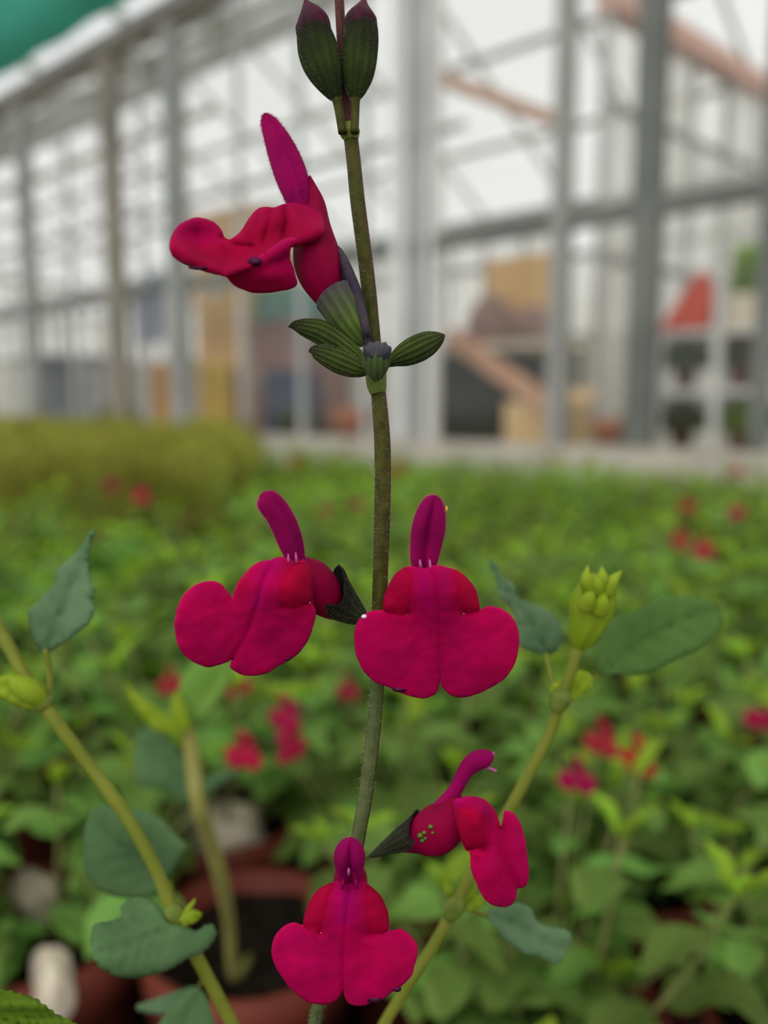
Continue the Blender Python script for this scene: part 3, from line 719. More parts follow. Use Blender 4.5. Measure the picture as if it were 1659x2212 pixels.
# background blossoms, each on the plant it grows from
def bg_flower_mesh(mat):
    V=[];Fc=[];mi=[]
    def ring(c,ax,r,n=10):
        ax=Vector(ax).normalized();a=ax.orthogonal().normalized();b=ax.cross(a);return [Vector(c)+(a*math.cos(2*math.pi*k/n)+b*math.sin(2*math.pi*k/n))*r for k in range(n)]
    def tubeseg(path,rr,m_):
        n=10;b=len(V)
        for i,(c,r) in enumerate(zip(path,rr)):
            t=Vector(path[min(i+1,len(path)-1)])-Vector(path[max(i-1,0)]);V.extend(ring(c,t,r,n))
        for i in range(len(path)-1):
            for k in range(n):Fc.append((b+i*n+k,b+i*n+(k+1)%n,b+(i+1)*n+(k+1)%n,b+(i+1)*n+k));mi.append(m_)
        Fc.append(tuple(range(b,b+n))[::-1]);mi.append(m_);Fc.append(tuple(range(b+(len(path)-1)*n,b+len(path)*n)));mi.append(m_)
    tubeseg([(0,.012,-.004),(0,.008,-.002),(0,.003,0)],[.001,.0025,.0030],1)
    tubeseg([(0,.004,0),(0,0,.0015),(0,-.004,.003)],[.0022,.0032,.0028],0)
    tubeseg([(0,-.003,.004),(0,-.005,.008),(0,-.009,.0115)],[.0022,.0026,.001],0)
    for s_ in (-1,1):
        b=len(V);n=14;V.append(Vector((s_*.0045,-.0065,-.004)))
        for k in range(n):
            a=2*math.pi*k/n;V.append(Vector((s_*.0045+.0055*math.cos(a),-.005-.001*math.sin(a),-.004+.0062*math.sin(a))))
        for k in range(n):Fc.append((b,b+1+k,b+1+(k+1)%n));mi.append(0)
    me=bpy.data.meshes.new('flower');me.from_pydata([tuple(v) for v in V],[],Fc);me.polygons.foreach_set('use_smooth',[True]*len(Fc));me.materials.append(mat);me.materials.append(M['bgcalyx']);me.polygons.foreach_set('material_index',mi);me.update();return me
BF=[bg_flower_mesh(M['bgpetal']),bg_flower_mesh(M['bgpetal2'])]
FL=[(310,1065,1.35,0,1.5),(236,1042,1.5,1,1.5),(630,1535,.40,0,1.0),(535,1612,.42,0,.9),(615,1600,.43,0,.9),(372,1465,.5,1,.8),(510,1470,.55,0,.8),(755,1480,.45,1,.7),(750,965,1.9,0,1.4),(640,992,1.7,1,1.4),
    (1190,985,1.6,0,1.3),(1265,1003,1.5,1,1.3),(1590,1012,1.25,0,1.4),(1485,1088,.95,1,1.1),(1588,1100,.9,0,1.2),(1475,1160,.62,1,1.1),(1515,1180,.60,0,1.1),(1310,1588,.40,1,.9),(1390,1625,.40,1,.9),(1250,1665,.42,0,.8),(1652,1535,.42,0,.9),(700,1100,1.0,1,1.0),(770,1085,1.1,0,.9),(860,1010,1.6,1,1.2),(420,1000,1.9,0,1.2)]
for px,py,dp,mt,sc in FL:
    dp=(.128 if py>1250 else .112)*F/(py-878); sc*=.85; p=P(px,py,dp); r=min(PLANTS,key=lambda q:(q[1]-p.x)**2+(q[2]-p.y)**2)[0]; inv=(Matrix.Translation(r.location)@Matrix.Rotation(r.rotation_euler.z,4,'Z')).inverted()
    q=inv@p; dv=-(p-CAM).normalized(); yaw=math.atan2(dv.x,-dv.y)
    inst('flower',BF[mt],r,inv@Matrix.Translation(p)@Matrix.Rotation(yaw+rp.uniform(-.8,.8),4,'Z')@Matrix.Diagonal((sc,sc,sc,1)))
    back=inv@(p+Vector((0,.012*sc,-.004*sc)))
    tube('flower_stalk',[Vector((.01,0,.076)),Vector((q.x*.5,q.y*.5,q.z*.5+.03)),back],[.0008,.0007,.0005],M['bgstem'],r,n=6,sub=5)
# dark red bloom clusters and dull plants beside the wall and on the rack
def foliage_lump(name,c,R,h,mat,num,lw,parent,seed):
    r=random.Random(seed);V=[];Fc=[]
    for k in range(num):
        a=r.uniform(0,6.28);q=R*math.sqrt(r.random());p=Vector(c)+Vector((q*math.cos(a),q*math.sin(a),h*r.uniform(.15,1)*(1-.5*(q/R)**2)));dv=Vector((r.gauss(0,1),r.gauss(0,1),r.uniform(0,1.2))).normalized();sd_=dv.orthogonal().normalized()*lw*.3
        b=len(V);V+=[p-sd_*.3,p+sd_*.3,p+dv*lw*.5+sd_,p+dv*lw*.5-sd_,p+dv*lw];Fc+=[(b,b+1,b+2,b+3),(b+3,b+2,b+4)]
    o=mesh_obj(name,V,Fc,mat);o['kind']='stuff';return rebase(parent,o)
def rack_plant(px,py,d,zb,h,mat,label,seed,bloom=None,R=.08):
    s,_=on_wall(px,py,d);c=WP(s,d,zb);r=tag(empty('potted_plant',c),label,'plant','mixed potted plants behind the glass')
    rebase(r,lathe('pot',c,[(.028,0),(.036,.055),(.039,.056),(.04,.07),(.034,.07),(.03,.02)],M['pot'],n=16))
    foliage_lump('foliage',(c.x,c.y,c.z+.06),R,h,M[mat],300,.055,r,seed)
    if bloom:foliage_lump('blossoms',(c.x,c.y,c.z+.06+h*.45),R*.9,h*.7,M[bloom],60,.035,r,seed+1)
rack_plant(1480,800,.33,zm,.10,'dullplant','dark leafy potted plant on the middle shelf of the white rack',1,R=.12)
rack_plant(1600,800,.33,zm,.10,'dullplant','orange flowering potted plant on the middle shelf beside the rack upright',2,'orange')
rack_plant(1470,940,.33,TZ,.12,'dullplant','dark leafy potted plant under the middle shelf, left side',3,R=.13)
rack_plant(1600,930,.33,TZ,.13,'bgyoung','yellow green potted plant under the middle shelf of the rack',4,R=.09)
rack_plant(1625,600,.48,zt,.26,'bgyoung','tall yellow green plant on top of the shelf rack behind the cream box',5,R=.07)
rack_plant(255,880,.25,TZ,.10,'dullplant','dark red flowering plant at the foot of the glass at left',6,'bgpetal',R=.11)
rack_plant(640,905,.13,TZ,.05,'dullplant','small dull plant beside the dark blue crate',7,R=.07)

# ================================================================ THE FLOWERING PLANT IN FRONT
c1=lambda x,y:(340+x/2.5136,y/2.5136)
c2=lambda x,y:(360+x/2.0738,1040+y/2.0738)
c3=lambda x,y:(560+x/2.37,1580+y/2.37)
c6=lambda x,y:(x/1.9988,850+y/1.9988)
c7=lambda x,y:(x/2.37,1450+y/2.37)
c8=lambda x,y:(959+x/2.083,1150+y/2.083)
def cv(c,pts): return [c(*p) for p in pts]
def sp(c,k,pts): return [(*c(p[0],p[1]),p[2],p[3]/k,*( [p[4]/k] if len(p)>4 else [])) for p in pts]
PB=Vector((.0,.165,BZ))
plant=tag(empty('potted_salvia',PB),'potted salvia in front with a tall spike of magenta two-lipped flowers, in focus','plant')
def mp(o): return rebase(plant,o)
def sub(parentpart,o): o.parent=parentpart; return o
mp(inst('pot',POT)).location=PB; mp(inst('soil',SOIL)).location=PB
D0=.0985
# main stem, squarish, in three stretches
def sq(th,u): return 1+.07*math.cos(4*th)
stemA=[(731,-40,0,9),(733,0,0,9.5),(738,90,0,10),(745,200,0,12),(754,285,0,13)]
stemB=[(757,290,0,14.5),(764,350,0,14.5),(772,430,0,15),(781,500,0,15),(789,560,0,15),(797,630,0,15),(804,700,0,14.5),(810,770,0,15),(814,830,0,17)]
stemC=[(817,845,0,15),(822,900,0,16),(826,960,0,16.5),(827,1040,0,16.5),(825,1130,0,16.5),(822,1230,0,15.5),(819,1340,0,15.5)]
stemD=[(819,1335,0,14),(817,1420,0,14),(812,1520,-.5,14.5),(803,1610,-1,15),(791,1710,-1.5,15),(777,1790,-2,15),(762,1870,-3,15),(735,1980,-4,14),(708,2090,-5,14),(688,2170,-6,14),(674,2240,-7,14)]
SD=.1005
def rib_col(th,u): return (1,1,1)
for nm,stt,mt,nh in (('stem',stemA,'stem_red',900),('stem',stemB,'stem',2200),('stem',stemC,'stem',2200),('stem',stemD,'stem_low',2200)):
    L_=Loft(stt,SD,n=24,rings=40,rad=sq); o=mp(L_.build(nm,M[mt],None))
    if mt in('stem','stem_low'):
        o.data.materials.append(M['stem_red' if mt=='stem' else 'stem'])
        o.data.polygons.foreach_set('material_index',[1 if (k<(L_.m-1)*24 and min((k%24)%12,12-(k%24)%12)<=1) else 0 for k in range(len(o.data.polygons))])
    sub(o,L_.hairs(int(nh*.75),.00042,M['hair'],None,r=.0000095))
bot=P(674,2240,SD+.007)
dm=(bot-P(688,2170,SD+.006)).normalized(); mp(tube('stem',[bot-dm*.003,bot,bot+dm*.02,(bot+dm*.03)*.5+(PB+Vector((-.012,0,.075)))*.5,PB+Vector((-.012,0,.074))],[.0008,.00082,.0009,.0010,.0012],M['stem_low'],n=10))
# nodes
L_=Loft([(753,268,.2,15),(755,278,.2,20),(756,287,.2,22),(758,296,.2,18),(759,303,.2,14.5)],SD,n=24,rings=20); o=mp(L_.build('node',M['node'],None)); sub(o,L_.hairs(160,.0003,M['hair'],None,r=.0000065))
L_=Loft([(811,792,.3,16),(812,808,.3,22),(813,825,.3,22),(815,840,.3,20),(817,850,.3,16)],SD,n=24,rings=20); o=mp(L_.build('node',M['node'],None)); sub(o,L_.hairs(220,.0003,M['hair'],None,r=.0000065))
L_=Loft([(819,1322,.0,15),(819,1335,.0,19),(819,1348,.0,19),(819,1360,.0,14)],SD,n=24,rings=20); mp(L_.build('node',M['node'],None))
L_=Loft([(768,1835,-2.5,15),(765,1850,-2.7,20),(761,1866,-3,19),(758,1880,-3,14)],SD,n=24,rings=20); mp(L_.build('node',M['node'],None))

def ribs(n,amp,p=2): return lambda th,u: 1+amp*(abs(math.cos(n*th/2))**p-.5)*min(1,4*u)*min(1,4*(1-u))
def gcol(lo,hi,tip=None,t0=.7):
    """calyx colour: green ribs, darker between, purple-black towards the tips"""
    def f(th,u):
        k=(.5+.5*math.cos(13*th))**2; a=[l+(h-l)*k for l,h in zip(lo,hi)]
        if tip:
            q=max(0,min(1,(u-t0)/(.99-t0))); a=[x*(1-q)+y*q for x,y in zip(a,tip)]
        return tuple(a)
    return f
GL=gcol((1.0,.95,.9),(1.5,1.45,1.2),(.55,.32,.75),.55)
DK=gcol((.6,.55,.9),(1.2,1.1,1.2),(.55,.33,.9),.45)
def calyx(spine,c,k,depth,lips,parent,col=GL,hn=700,rot=0):
    """ribbed bell from its foot to an open mouth with pointed lips; lips = (mm at th=rot, mm at th=rot+pi)"""
    def shift(th,u):
        a=math.cos(th-rot); return u**3*((lips[0]*max(0,a)**1.3)+(lips[1]*max(0,-a)**1.3))
    L_=Loft(sp(c,k,spine),depth,n=66,rings=24,rad=lambda th,u:1+.03*math.cos(13*th)*min(1,5*u),shift=shift,cap=(True,False))
    o=sub(parent,L_.build('calyx',M['calyx'],None,col,thick=.00022)); sub(parent,L_.hairs(hn,.00028,M['hair'],None,name='calyx_hairs',r=.000008)); return o

# ---- colour of the lips: palate flanks reddened for light glowing through, purple-magenta crest
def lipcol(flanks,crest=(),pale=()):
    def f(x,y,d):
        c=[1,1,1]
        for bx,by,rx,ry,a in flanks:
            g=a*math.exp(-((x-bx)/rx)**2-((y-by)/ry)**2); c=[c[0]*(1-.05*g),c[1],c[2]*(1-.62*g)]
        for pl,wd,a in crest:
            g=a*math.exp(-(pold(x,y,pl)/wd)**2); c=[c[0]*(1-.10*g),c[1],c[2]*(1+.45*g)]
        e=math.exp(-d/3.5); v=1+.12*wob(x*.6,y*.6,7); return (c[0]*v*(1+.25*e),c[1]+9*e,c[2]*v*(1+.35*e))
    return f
def fl_part(name_lbl,L_,mat='tube'):
    o=mp(L_.build('flower',M[mat],None)); o['label']=name_lbl; return o

# ---------- flower right of the stem, facing us
tubeB=Loft([(940,1265,0,34),(925,1290,-4,40),(900,1315,-9,30),(868,1335,-11,16)],D0,n=28,rings=24)
fB=fl_part('magenta flower right of the stem facing the viewer',tubeB)
outB=cv(c2,[(1092,380),(1040,405),(1000,455),(977,520),(970,572),(930,578),(882,600),(850,645),(842,700),(850,770),(880,840),(925,890),(985,915),(1040,938),(1090,960),(1150,968),(1195,955),(1218,920),(1225,862),(1232,910),(1260,945),(1300,963),(1350,960),(1400,945),(1470,910),(1530,860),(1565,790),(1577,700),(1565,640),(1535,595),(1490,568),(1440,560),(1403,574),(1396,530),(1375,470),(1330,420),(1275,390),(1205,377),(1150,392)])
crB=cv(c2,[(1190,400),(1208,480),(1216,600),(1222,700),(1225,860)])
relB=relief(bumps=[(*c2(1198,470),70,75,2.6),(*c2(1090,500),26,40,.35),(*c2(1305,500),26,40,.35),(*c2(1205,640),30,60,.5),(*c2(1000,760),75,80,.9),(*c2(1420,760),75,80,.9),(*c2(1080,590),9,8,-.6),(*c2(1330,588),9,8,-.6),(*c2(1010,585),40,8,-.3),(*c2(1380,580),40,8,-.3)],
            creases=[(crB,5,-.4)],edge=(.45,12),tilt=(945,1400,0,-.012))
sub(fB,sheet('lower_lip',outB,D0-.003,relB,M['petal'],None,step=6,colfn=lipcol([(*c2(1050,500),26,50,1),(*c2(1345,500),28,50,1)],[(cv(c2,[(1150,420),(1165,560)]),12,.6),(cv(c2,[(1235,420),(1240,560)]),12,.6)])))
def groove(th,u,g=.45,wd=.5): d=((th-math.pi/2+math.pi)%(2*math.pi))-math.pi; return 1-g*math.exp(-(d/wd)**2)*min(1,3*(1-u))
hB=Loft(sp(c2,2.0738,[(1158,400,0,45),(1153,370,0,58),(1158,310,.6,67),(1170,230,1.2,74),(1182,160,1.9,68),(1191,105,2.6,50),(1197,76,3,28),(1199,62,3.1,5)]),D0-.0025,n=36,rings=32,rad=lambda th,u:groove(th,u,.62,.30))
h=sub(fB,hB.build('upper_lip',M['hood'],None)); sub(fB,hB.hairs(2600,.00038,M['hairmag'],None,name='petal_hairs',r=.000014,u0=.15))
for a,b in (((1134,352),(1140,392)),((1178,352),(1184,410))):
    p,q=c2(*a),c2(*b); sub(fB,tube('filament',[P(*p,D0-.0062),P((p[0]+q[0])/2,(p[1]+q[1])/2,D0-.0066),P(*q,D0-.0056)],[.00009,.00015,.00017],M['filament'],n=8))
calyx([(958,626,-12,10),(990,600,-10.5,40),(1030,570,-8.5,70),(1060,540,-7,80)],c2,2.0738,D0,(1.5,1.5),fB)

# ---------- flower left of the stem, turned a little left
tubeA=Loft(sp(c2,2.0738,[(590,395,.5,70),(640,440,-.5,100),(690,500,-2,98),(735,550,-3.2,72),(800,592,-4,40),(840,610,-4.3,25)]),D0,n=32,rings=26)
fA=fl_part('magenta flower left of the stem turned to the left',tubeA)
outA=cv(c2,[(545,345),(500,342),(460,352),(415,362),(370,395),(332,440),(305,490),(293,520),(270,490),(245,460),(200,447),(150,455),(105,480),(65,530),(45,590),(37,640),(45,700),(62,750),(95,790),(140,815),(185,830),(230,820),(270,805),(295,793),(285,828),(310,850),(350,865),(400,867),(450,855),(500,825),(560,790),(600,755),(640,690),(660,620),(665,580),(651,540),(655,480),(657,430),(640,385),(612,352),(578,362)])
crA=cv(c2,[(470,370),(430,450),(405,560),(360,680),(296,793)])
relA=relief(bumps=[(*c2(470,460),66,70,2.4),(*c2(570,490),28,40,.9),(*c2(440,600),30,50,.4),(*c2(170,640),70,75,.7),(*c2(500,680),75,75,.9),(*c2(520,562),9,8,-.7),(*c2(600,548),30,7,-.3)],
            creases=[(crA,6,-.45)],edge=(.45,12),tilt=(*c2(420,600),-.014,-.010))
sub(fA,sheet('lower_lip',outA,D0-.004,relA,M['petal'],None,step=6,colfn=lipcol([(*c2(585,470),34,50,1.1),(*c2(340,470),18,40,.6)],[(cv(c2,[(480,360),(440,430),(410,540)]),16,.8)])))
hA=Loft(sp(c2,2.0738,[(582,380,-.2,38),(577,345,0,44),(558,280,.5,54),(531,205,1.1,58),(497,140,1.8,57),(464,100,2.3,55),(440,72,2.6,42),(424,56,2.7,8)]),D0-.0025,n=36,rings=32,rad=lambda th,u:1-.35*math.exp(-((th-2.3)/.4)**2)*min(1,2.5*(1-u)))
sub(fA,hA.build('upper_lip',M['hood'],None)); sub(fA,hA.hairs(2800,.0004,M['hairmag'],None,name='petal_hairs',r=.000014,u0=.1))
for a,b in (((545,325),(545,368)),((578,318),(582,360))):
    p,q=c2(*a),c2(*b); sub(fA,tube('filament',[P(*p,D0-.0048),P((p[0]+q[0])/2,(p[1]+q[1])/2,D0-.0054),P(*q,D0-.005)],[.00008,.00014,.00016],M['filament'],n=8))
calyx([(905,628,-3.2,14),(880,614,-3.4,34),(840,588,-3.7,62),(795,555,-3.6,88),(765,530,-3.2,104),(748,512,-2.9,116)],c2,2.0738,D0,(3.0,2.4),fA,DK,900,rot=0)

# ---------- top flower, seen from the side
tubeE=Loft(sp(c1,2.5136,[(826,955,-.3,6),(838,1010,-.3,24),(858,1100,-.2,50),(862,1200,.2,72),(858,1310,.8,112),(866,1410,1,128),(885,1500,.9,118),(920,1590,.5,88),(970,1690,0,50)]),D0,n=36,rings=35,rad=lambda th,u:1+.02*math.cos(9*th))
fE=fl_part('top magenta flower seen from the side with its lip pointing left',tubeE)
hE=Loft(sp(c1,2.5136,[(800,1190,0,46),(775,1110,0,66),(752,1030,0,80),(722,940,0,88),(688,850,0,83),(655,770,0,72),(622,700,0,55),(595,650,0,36),(580,622,0,6)]),D0+.0005,n=36,rings=34,rad=lambda th,u:1-.16*math.exp(-((th-2.1)/.25)**2)-.10*math.exp(-((th-1.2)/.2)**2)*(1-u))
sub(fE,hE.build('upper_lip',M['hood'],None)); sub(fE,hE.hairs(3600,.0004,M['hairmag'],None,name='petal_hairs',r=.000014,u0=.15))
outE=cv(c1,[(870,1150),(800,1117),(740,1107),(690,1108),(640,1130),(580,1128),(540,1145),(500,1190),(460,1250),(415,1292),(370,1297),(345,1250),(300,1207),(240,1187),(180,1192),(120,1225),(80,1275),(68,1330),(85,1385),(130,1420),(190,1448),(270,1473),(340,1492),(380,1500),(450,1475),(550,1435),(640,1390),(720,1345),(800,1322),(860,1300),(905,1250),(897,1190)])
foldE=cv(c1,[(68,1330),(200,1420),(370,1492),(550,1425),(650,1375),(760,1312),(890,1270)])
relE=relief(bumps=[(*c1(220,1275),34,24,-1.4),(*c1(620,1215),22,28,.9),(*c1(760,1200),30,24,1.0),(*c1(420,1390),36,18,-.9),(*c1(850,1230),16,20,.6)],
            creases=[(foldE,26,2.4),(cv(c1,[(480,1230),(520,1330),(560,1400)]),9,-.5),(cv(c1,[(690,1120),(700,1200),(680,1290)]),6,-.9),(cv(c1,[(620,1140),(600,1230),(570,1330)]),6,-.5),(cv(c1,[(345,1290),(420,1330),(520,1340)]),6,-.6)],edge=(.5,8),tilt=(*c1(500,1380),-.010,.012))
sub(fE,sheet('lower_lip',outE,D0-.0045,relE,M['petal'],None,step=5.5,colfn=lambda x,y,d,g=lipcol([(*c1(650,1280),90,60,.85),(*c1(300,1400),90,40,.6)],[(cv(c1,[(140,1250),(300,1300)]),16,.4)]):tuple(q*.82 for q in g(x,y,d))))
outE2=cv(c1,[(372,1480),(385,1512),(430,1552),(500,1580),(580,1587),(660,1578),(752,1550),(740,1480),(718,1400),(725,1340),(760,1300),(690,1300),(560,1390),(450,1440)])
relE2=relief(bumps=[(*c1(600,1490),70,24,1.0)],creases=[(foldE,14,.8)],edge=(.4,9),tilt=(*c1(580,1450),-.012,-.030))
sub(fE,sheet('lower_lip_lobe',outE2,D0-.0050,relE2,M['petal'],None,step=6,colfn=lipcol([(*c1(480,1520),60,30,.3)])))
calyx([(1140,1868,-.2,24),(1105,1830,-.1,62),(1058,1760,.2,92),(1015,1690,.5,105),(975,1625,.8,112),(958,1600,.9,114)],c1,2.5136,D0+.0004,(.8,.3),fE,gcol((2.0,2.5,1.4),(3.8,4.2,2.2),(2.4,1.4,5.5),.4),1100,rot=math.pi/2)
# the tall dark upper calyx lip standing between tube and stem
outK=cv(c1,[(985,1342),(1010,1375),(1045,1440),(1080,1520),(1110,1600),(1130,1690),(1150,1790),(1160,1860),(1140,1885),(1105,1800),(1060,1700),(1015,1610),(992,1520),(975,1430),(972,1385)])
sub(fE,sheet('calyx_lip',outK,D0-.0008,relief(creases=[(cv(c1,[(990,1360),(1060,1560),(1140,1800)]),9,1.2)],edge=(.4,6)),M['calyx'],None,step=6,thick=.0003,colfn=lambda x,y,d:(1.6+.5*wob(x*2,y*2,4),.95+.3*wob(x*2,y*2,4),4.2)))

# ---------- bottom flower, facing us
DD=.1035
tubeD=Loft([(757,1910,1,34),(757,1900,-4,38),(758,1885,-8,30),(760,1868,-10,16)],DD,n=28,rings=20)
fD=fl_part('lowest magenta flower facing the viewer',tubeD)
outD=cv(c3,[(408,765),(350,785),(300,815),(260,870),(235,930),(226,987),(180,978),(135,990),(95,1030),(70,1090),(68,1150),(90,1210),(130,1270),(180,1330),(240,1375),(300,1393),(360,1388),(400,1365),(428,1325),(445,1370),(480,1398),(540,1400),(580,1378),(630,1368),(680,1330),(740,1290),(780,1240),(795,1190),(808,1130),(800,1080),(770,1040),(720,1010),(668,1022),(661,1000),(660,950),(645,890),(610,830),(560,790),(522,763),(465,772)])
crD=cv(c3,[(458,800),(450,870),(440,1000),(432,1150),(428,1325)])
relD=relief(bumps=[(*c3(445,900),62,72,2.6),(*c3(330,930),24,40,.35),(*c3(570,930),24,40,.35),(*c3(440,1080),28,60,.5),(*c3(250,1190),62,66,.9),(*c3(640,1190),62,66,.9),(*c3(315,1030),9,8,-.6),(*c3(562,1040),9,8,-.6),(*c3(250,1000),34,8,-.3),(*c3(640,1030),34,8,-.3)],
            creases=[(crD,5,-.45)],edge=(.45,12),tilt=(750,2050,0,.001))
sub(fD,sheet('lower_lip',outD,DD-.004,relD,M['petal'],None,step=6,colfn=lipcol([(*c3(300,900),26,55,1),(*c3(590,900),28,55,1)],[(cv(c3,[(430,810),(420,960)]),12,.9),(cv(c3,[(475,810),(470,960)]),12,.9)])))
hD=Loft(sp(c3,2.37,[(465,820,-1,40),(465,780,0,50),(465,730,1.5,62),(463,680,3.2,73),(462,640,4.6,77),(463,605,5.6,64),(464,575,6.2,38),(465,552,6.5,10),(465,543,6.5,3)]),DD-.003,n=36,rings=32,rad=lambda th,u:groove(th,u,.55,.3)*(1 if u>.6 else 1))
sub(fD,hD.build('upper_lip',M['hood'],None)); sub(fD,hD.hairs(900,.0002,M['hairmag'],None,name='petal_hairs',r=.000014,u0=.3))
for a,b in (((432,745),(425,800)),((490,745),(500,800))):
    p,q=c3(*a),c3(*b); sub(fD,tube('filament',[P(*p,DD-.0065),P((p[0]+q[0])/2,(p[1]+q[1])/2,DD-.0068),P(*q,DD-.006)],[.00012,.0002,.0002],M['hood'],n=8))
p=c3(458,700); q=c3(458,735); sub(fD,tube('filament',[P(*p,DD-.0095),P((p[0]+q[0])/2,(p[1]+q[1])/2,DD-.0095),P(*q,DD-.009)],[.0001,.00017,.0001],M['filament'],n=8))
calyx([(475,690,-12,14),(475,720,-10.5,50),(470,760,-8,80),(466,790,-6.5,92)],c3,2.37,DD,(1,1),fD)

# ---------- lower right flower, turned to the right
DC=.106
tubeC=Loft(sp(c3,2.37,[(1010,330,.8,40),(990,390,.8,75),(960,450,.6,112),(915,500,.2,122),(860,525,-.3,112),(800,545,-1,80),(730,570,-1.6,50)]),DC,n=34,rings=30)
fC=fl_part('lower right magenta flower turned to the right',tubeC)
hC=Loft(sp(c3,2.37,[(930,400,-.2,48),(975,345,0,42),(1010,290,.2,36),(1038,235,.4,37),(1068,185,.6,44),(1110,152,.8,50),(1155,138,.9,46),(1185,137,1,34),(1200,140,1,8)]),DC-.0005,n=32,rings=34)
sub(fC,hC.build('upper_lip',M['hood'],None))
for a,b in (((1165,150),(1205,108)),((1150,180),(1212,203))):
    p,q=c3(*a),c3(*b); sub(fC,tube('filament',[P(*p,DC-.0015),P((p[0]*.4+q[0]*.6),(p[1]*.4+q[1]*.6)-1,DC-.0016),P(*q,DC-.0016)],[.0002,.00016,.0002],M['filament'],n=8))
outC=cv(c3,[(1002,350),(1040,340),(1080,335),(1140,345),(1190,385),(1215,430),(1234,492),(1246,455),(1255,405),(1300,420),(1330,460),(1355,540),(1370,640),(1378,700),(1370,770),(1350,797),(1318,800),(1310,850),(1280,890),(1210,892),(1150,850),(1110,770),(1082,690),(1080,625),(1055,600),(1030,540),(1010,460),(998,390)])
crC=cv(c3,[(1236,495),(1245,600),(1275,700),(1318,798)])
relC=relief(bumps=[(*c3(1120,440),32,52,2.4),(*c3(1190,700),50,60,1.2),(*c3(1320,620),26,70,.4),(*c3(1148,592),9,9,-1.3),(*c3(1100,600),26,7,-.5),(*c3(1200,430),16,40,-.9)],
            creases=[(crC,9,-.8)],edge=(.45,12),tilt=(*c3(1190,620),-.016,-.004))
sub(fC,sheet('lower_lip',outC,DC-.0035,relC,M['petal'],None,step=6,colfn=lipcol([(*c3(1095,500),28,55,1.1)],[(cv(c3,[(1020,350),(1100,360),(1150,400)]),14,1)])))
calyx([(556,645,-2.2,8),(600,622,-2.1,22),(660,590,-1.9,42),(720,560,-1.5,64),(775,535,-1.0,84),(800,522,-.8,100)],c3,2.37,DC,(1.6,2.4),fC,DK,700,rot=0)
p=c3(556,645); sub(fC,tube('pedicel',[P(*p,DC+.0022),P((p[0]+768)/2,1850,DC-.001),P(768,1848,SD+.0024)],[.00025,.0003,.0004],M['node'],n=8))

# ---------- closed buds
def bud(spine,c,k,depth,lbl,col=GL,hn=500,rot=.6,nrib=11,name='bud'):
    """closed ribbed bud, foot first"""
    L_=Loft(sp(c,k,spine),depth,n=66,rings=26,rad=lambda th,u:1+.035*math.cos(13*th)*min(1,5*u)*min(1,3*(1-u)))
    o=mp(L_.build(name,M['calyx'],None,col)); o['label']=lbl; sub(o,L_.hairs(hn,.00030,M['hair'],None,r=.000008)); return o
DKT=gcol((1.0,1.1,.8),(2.6,2.9,1.5),(.35,.25,.45),.35)
bud([(1135,1985,.3,14),(1100,1950,.4,34),(1040,1900,.6,52),(960,1845,.8,66),(880,1800,.9,64),(800,1778,1,48),(745,1768,1,26),(712,1775,1,4)],c1,2.5136,D0+.0005,'upper dark green bud pointing left below the top flower',DKT)
bud([(1150,2020,1.2,16),(1115,2010,1.3,38),(1060,1990,1.6,58),(990,1960,1.9,66),(920,1930,2.1,56),(870,1912,2.2,42),(840,1905,2.2,24),(822,1908,2.2,5)],c1,2.5136,D0,'lower dark green bud pointing left below the top flower',DKT)
bud([(1240,1985,.4,14),(1285,1955,.6,38),(1340,1928,.8,62),(1410,1895,.9,72),(1475,1862,1,64),(1525,1838,1,40),(1550,1825,1,18),(1562,1820,1,4)],c1,2.5136,D0,'dark green bud pointing right from the upper node',DKT)
b3=bud([(1190,2050,1.4,30),(1188,2025,2,50),(1188,1985,2.6,66),(1190,1940,3,72),(1192,1905,3.2,62),(1193,1885,3.2,40),(1194,1875,3.1,14)],c1,2.5136,D0,'small grey hairy bud facing the viewer at the upper node',gcol((1.4,1.7,1.6),(2.2,2.5,2.2),(1.1,.9,1.6),.45),900)
for a,(x,y) in enumerate(((1120,1880),(1150,1855),(1195,1848),(1240,1858),(1268,1885),(1160,1900),(1215,1898))):
    bx_,by_=c1(x,y); cx_,cy_=c1(1192+(x-1192)*.45,1915)
    sub(b3,tube('sepal_tip',[P(cx_,cy_,D0-.0037),P((bx_+cx_)/2,(by_+cy_)/2,D0-.0040),P(bx_,by_,D0-.0036)],[.0011,.0007,.00005],M['sepal'],n=8))
# two big buds at the top: calyx cup with dark purple closed petals
def topbud(cal,pet,ped,lbl,depth):
    L_=Loft(sp(c1,2.5136,cal),depth,n=66,rings=26,rad=lambda th,u:1+.03*math.cos(9*th)*min(1,5*u)*min(1,3*(1-u)),shift=lambda th,u:u**5*(.35*math.sin(th)-.1),cap=(True,False))
    o=mp(L_.build('bud',M['calyx'],None,gcol((.65,.72,.5),(.85,1.0,.6),(.45,.32,.42),.5),thick=.0002)); o['label']=lbl; sub(o,L_.hairs(700,.0003,M['hair'],None,r=.000008))
    Q=Loft(sp(c1,2.5136,pet),depth,n=30,rings=22,rad=lambda th,u:1+.05*math.sin(5*th+4*u)); sub(o,Q.build('bud_petals',M['budtip'],None)); sub(o,Q.hairs(250,.00025,M['hair'],None,name='petal_hairs',r=.000008))
    q=Loft(sp(c1,2.5136,ped),depth,n=16,rings=10); sub(o,q.build('pedicel',M['stem'],None))
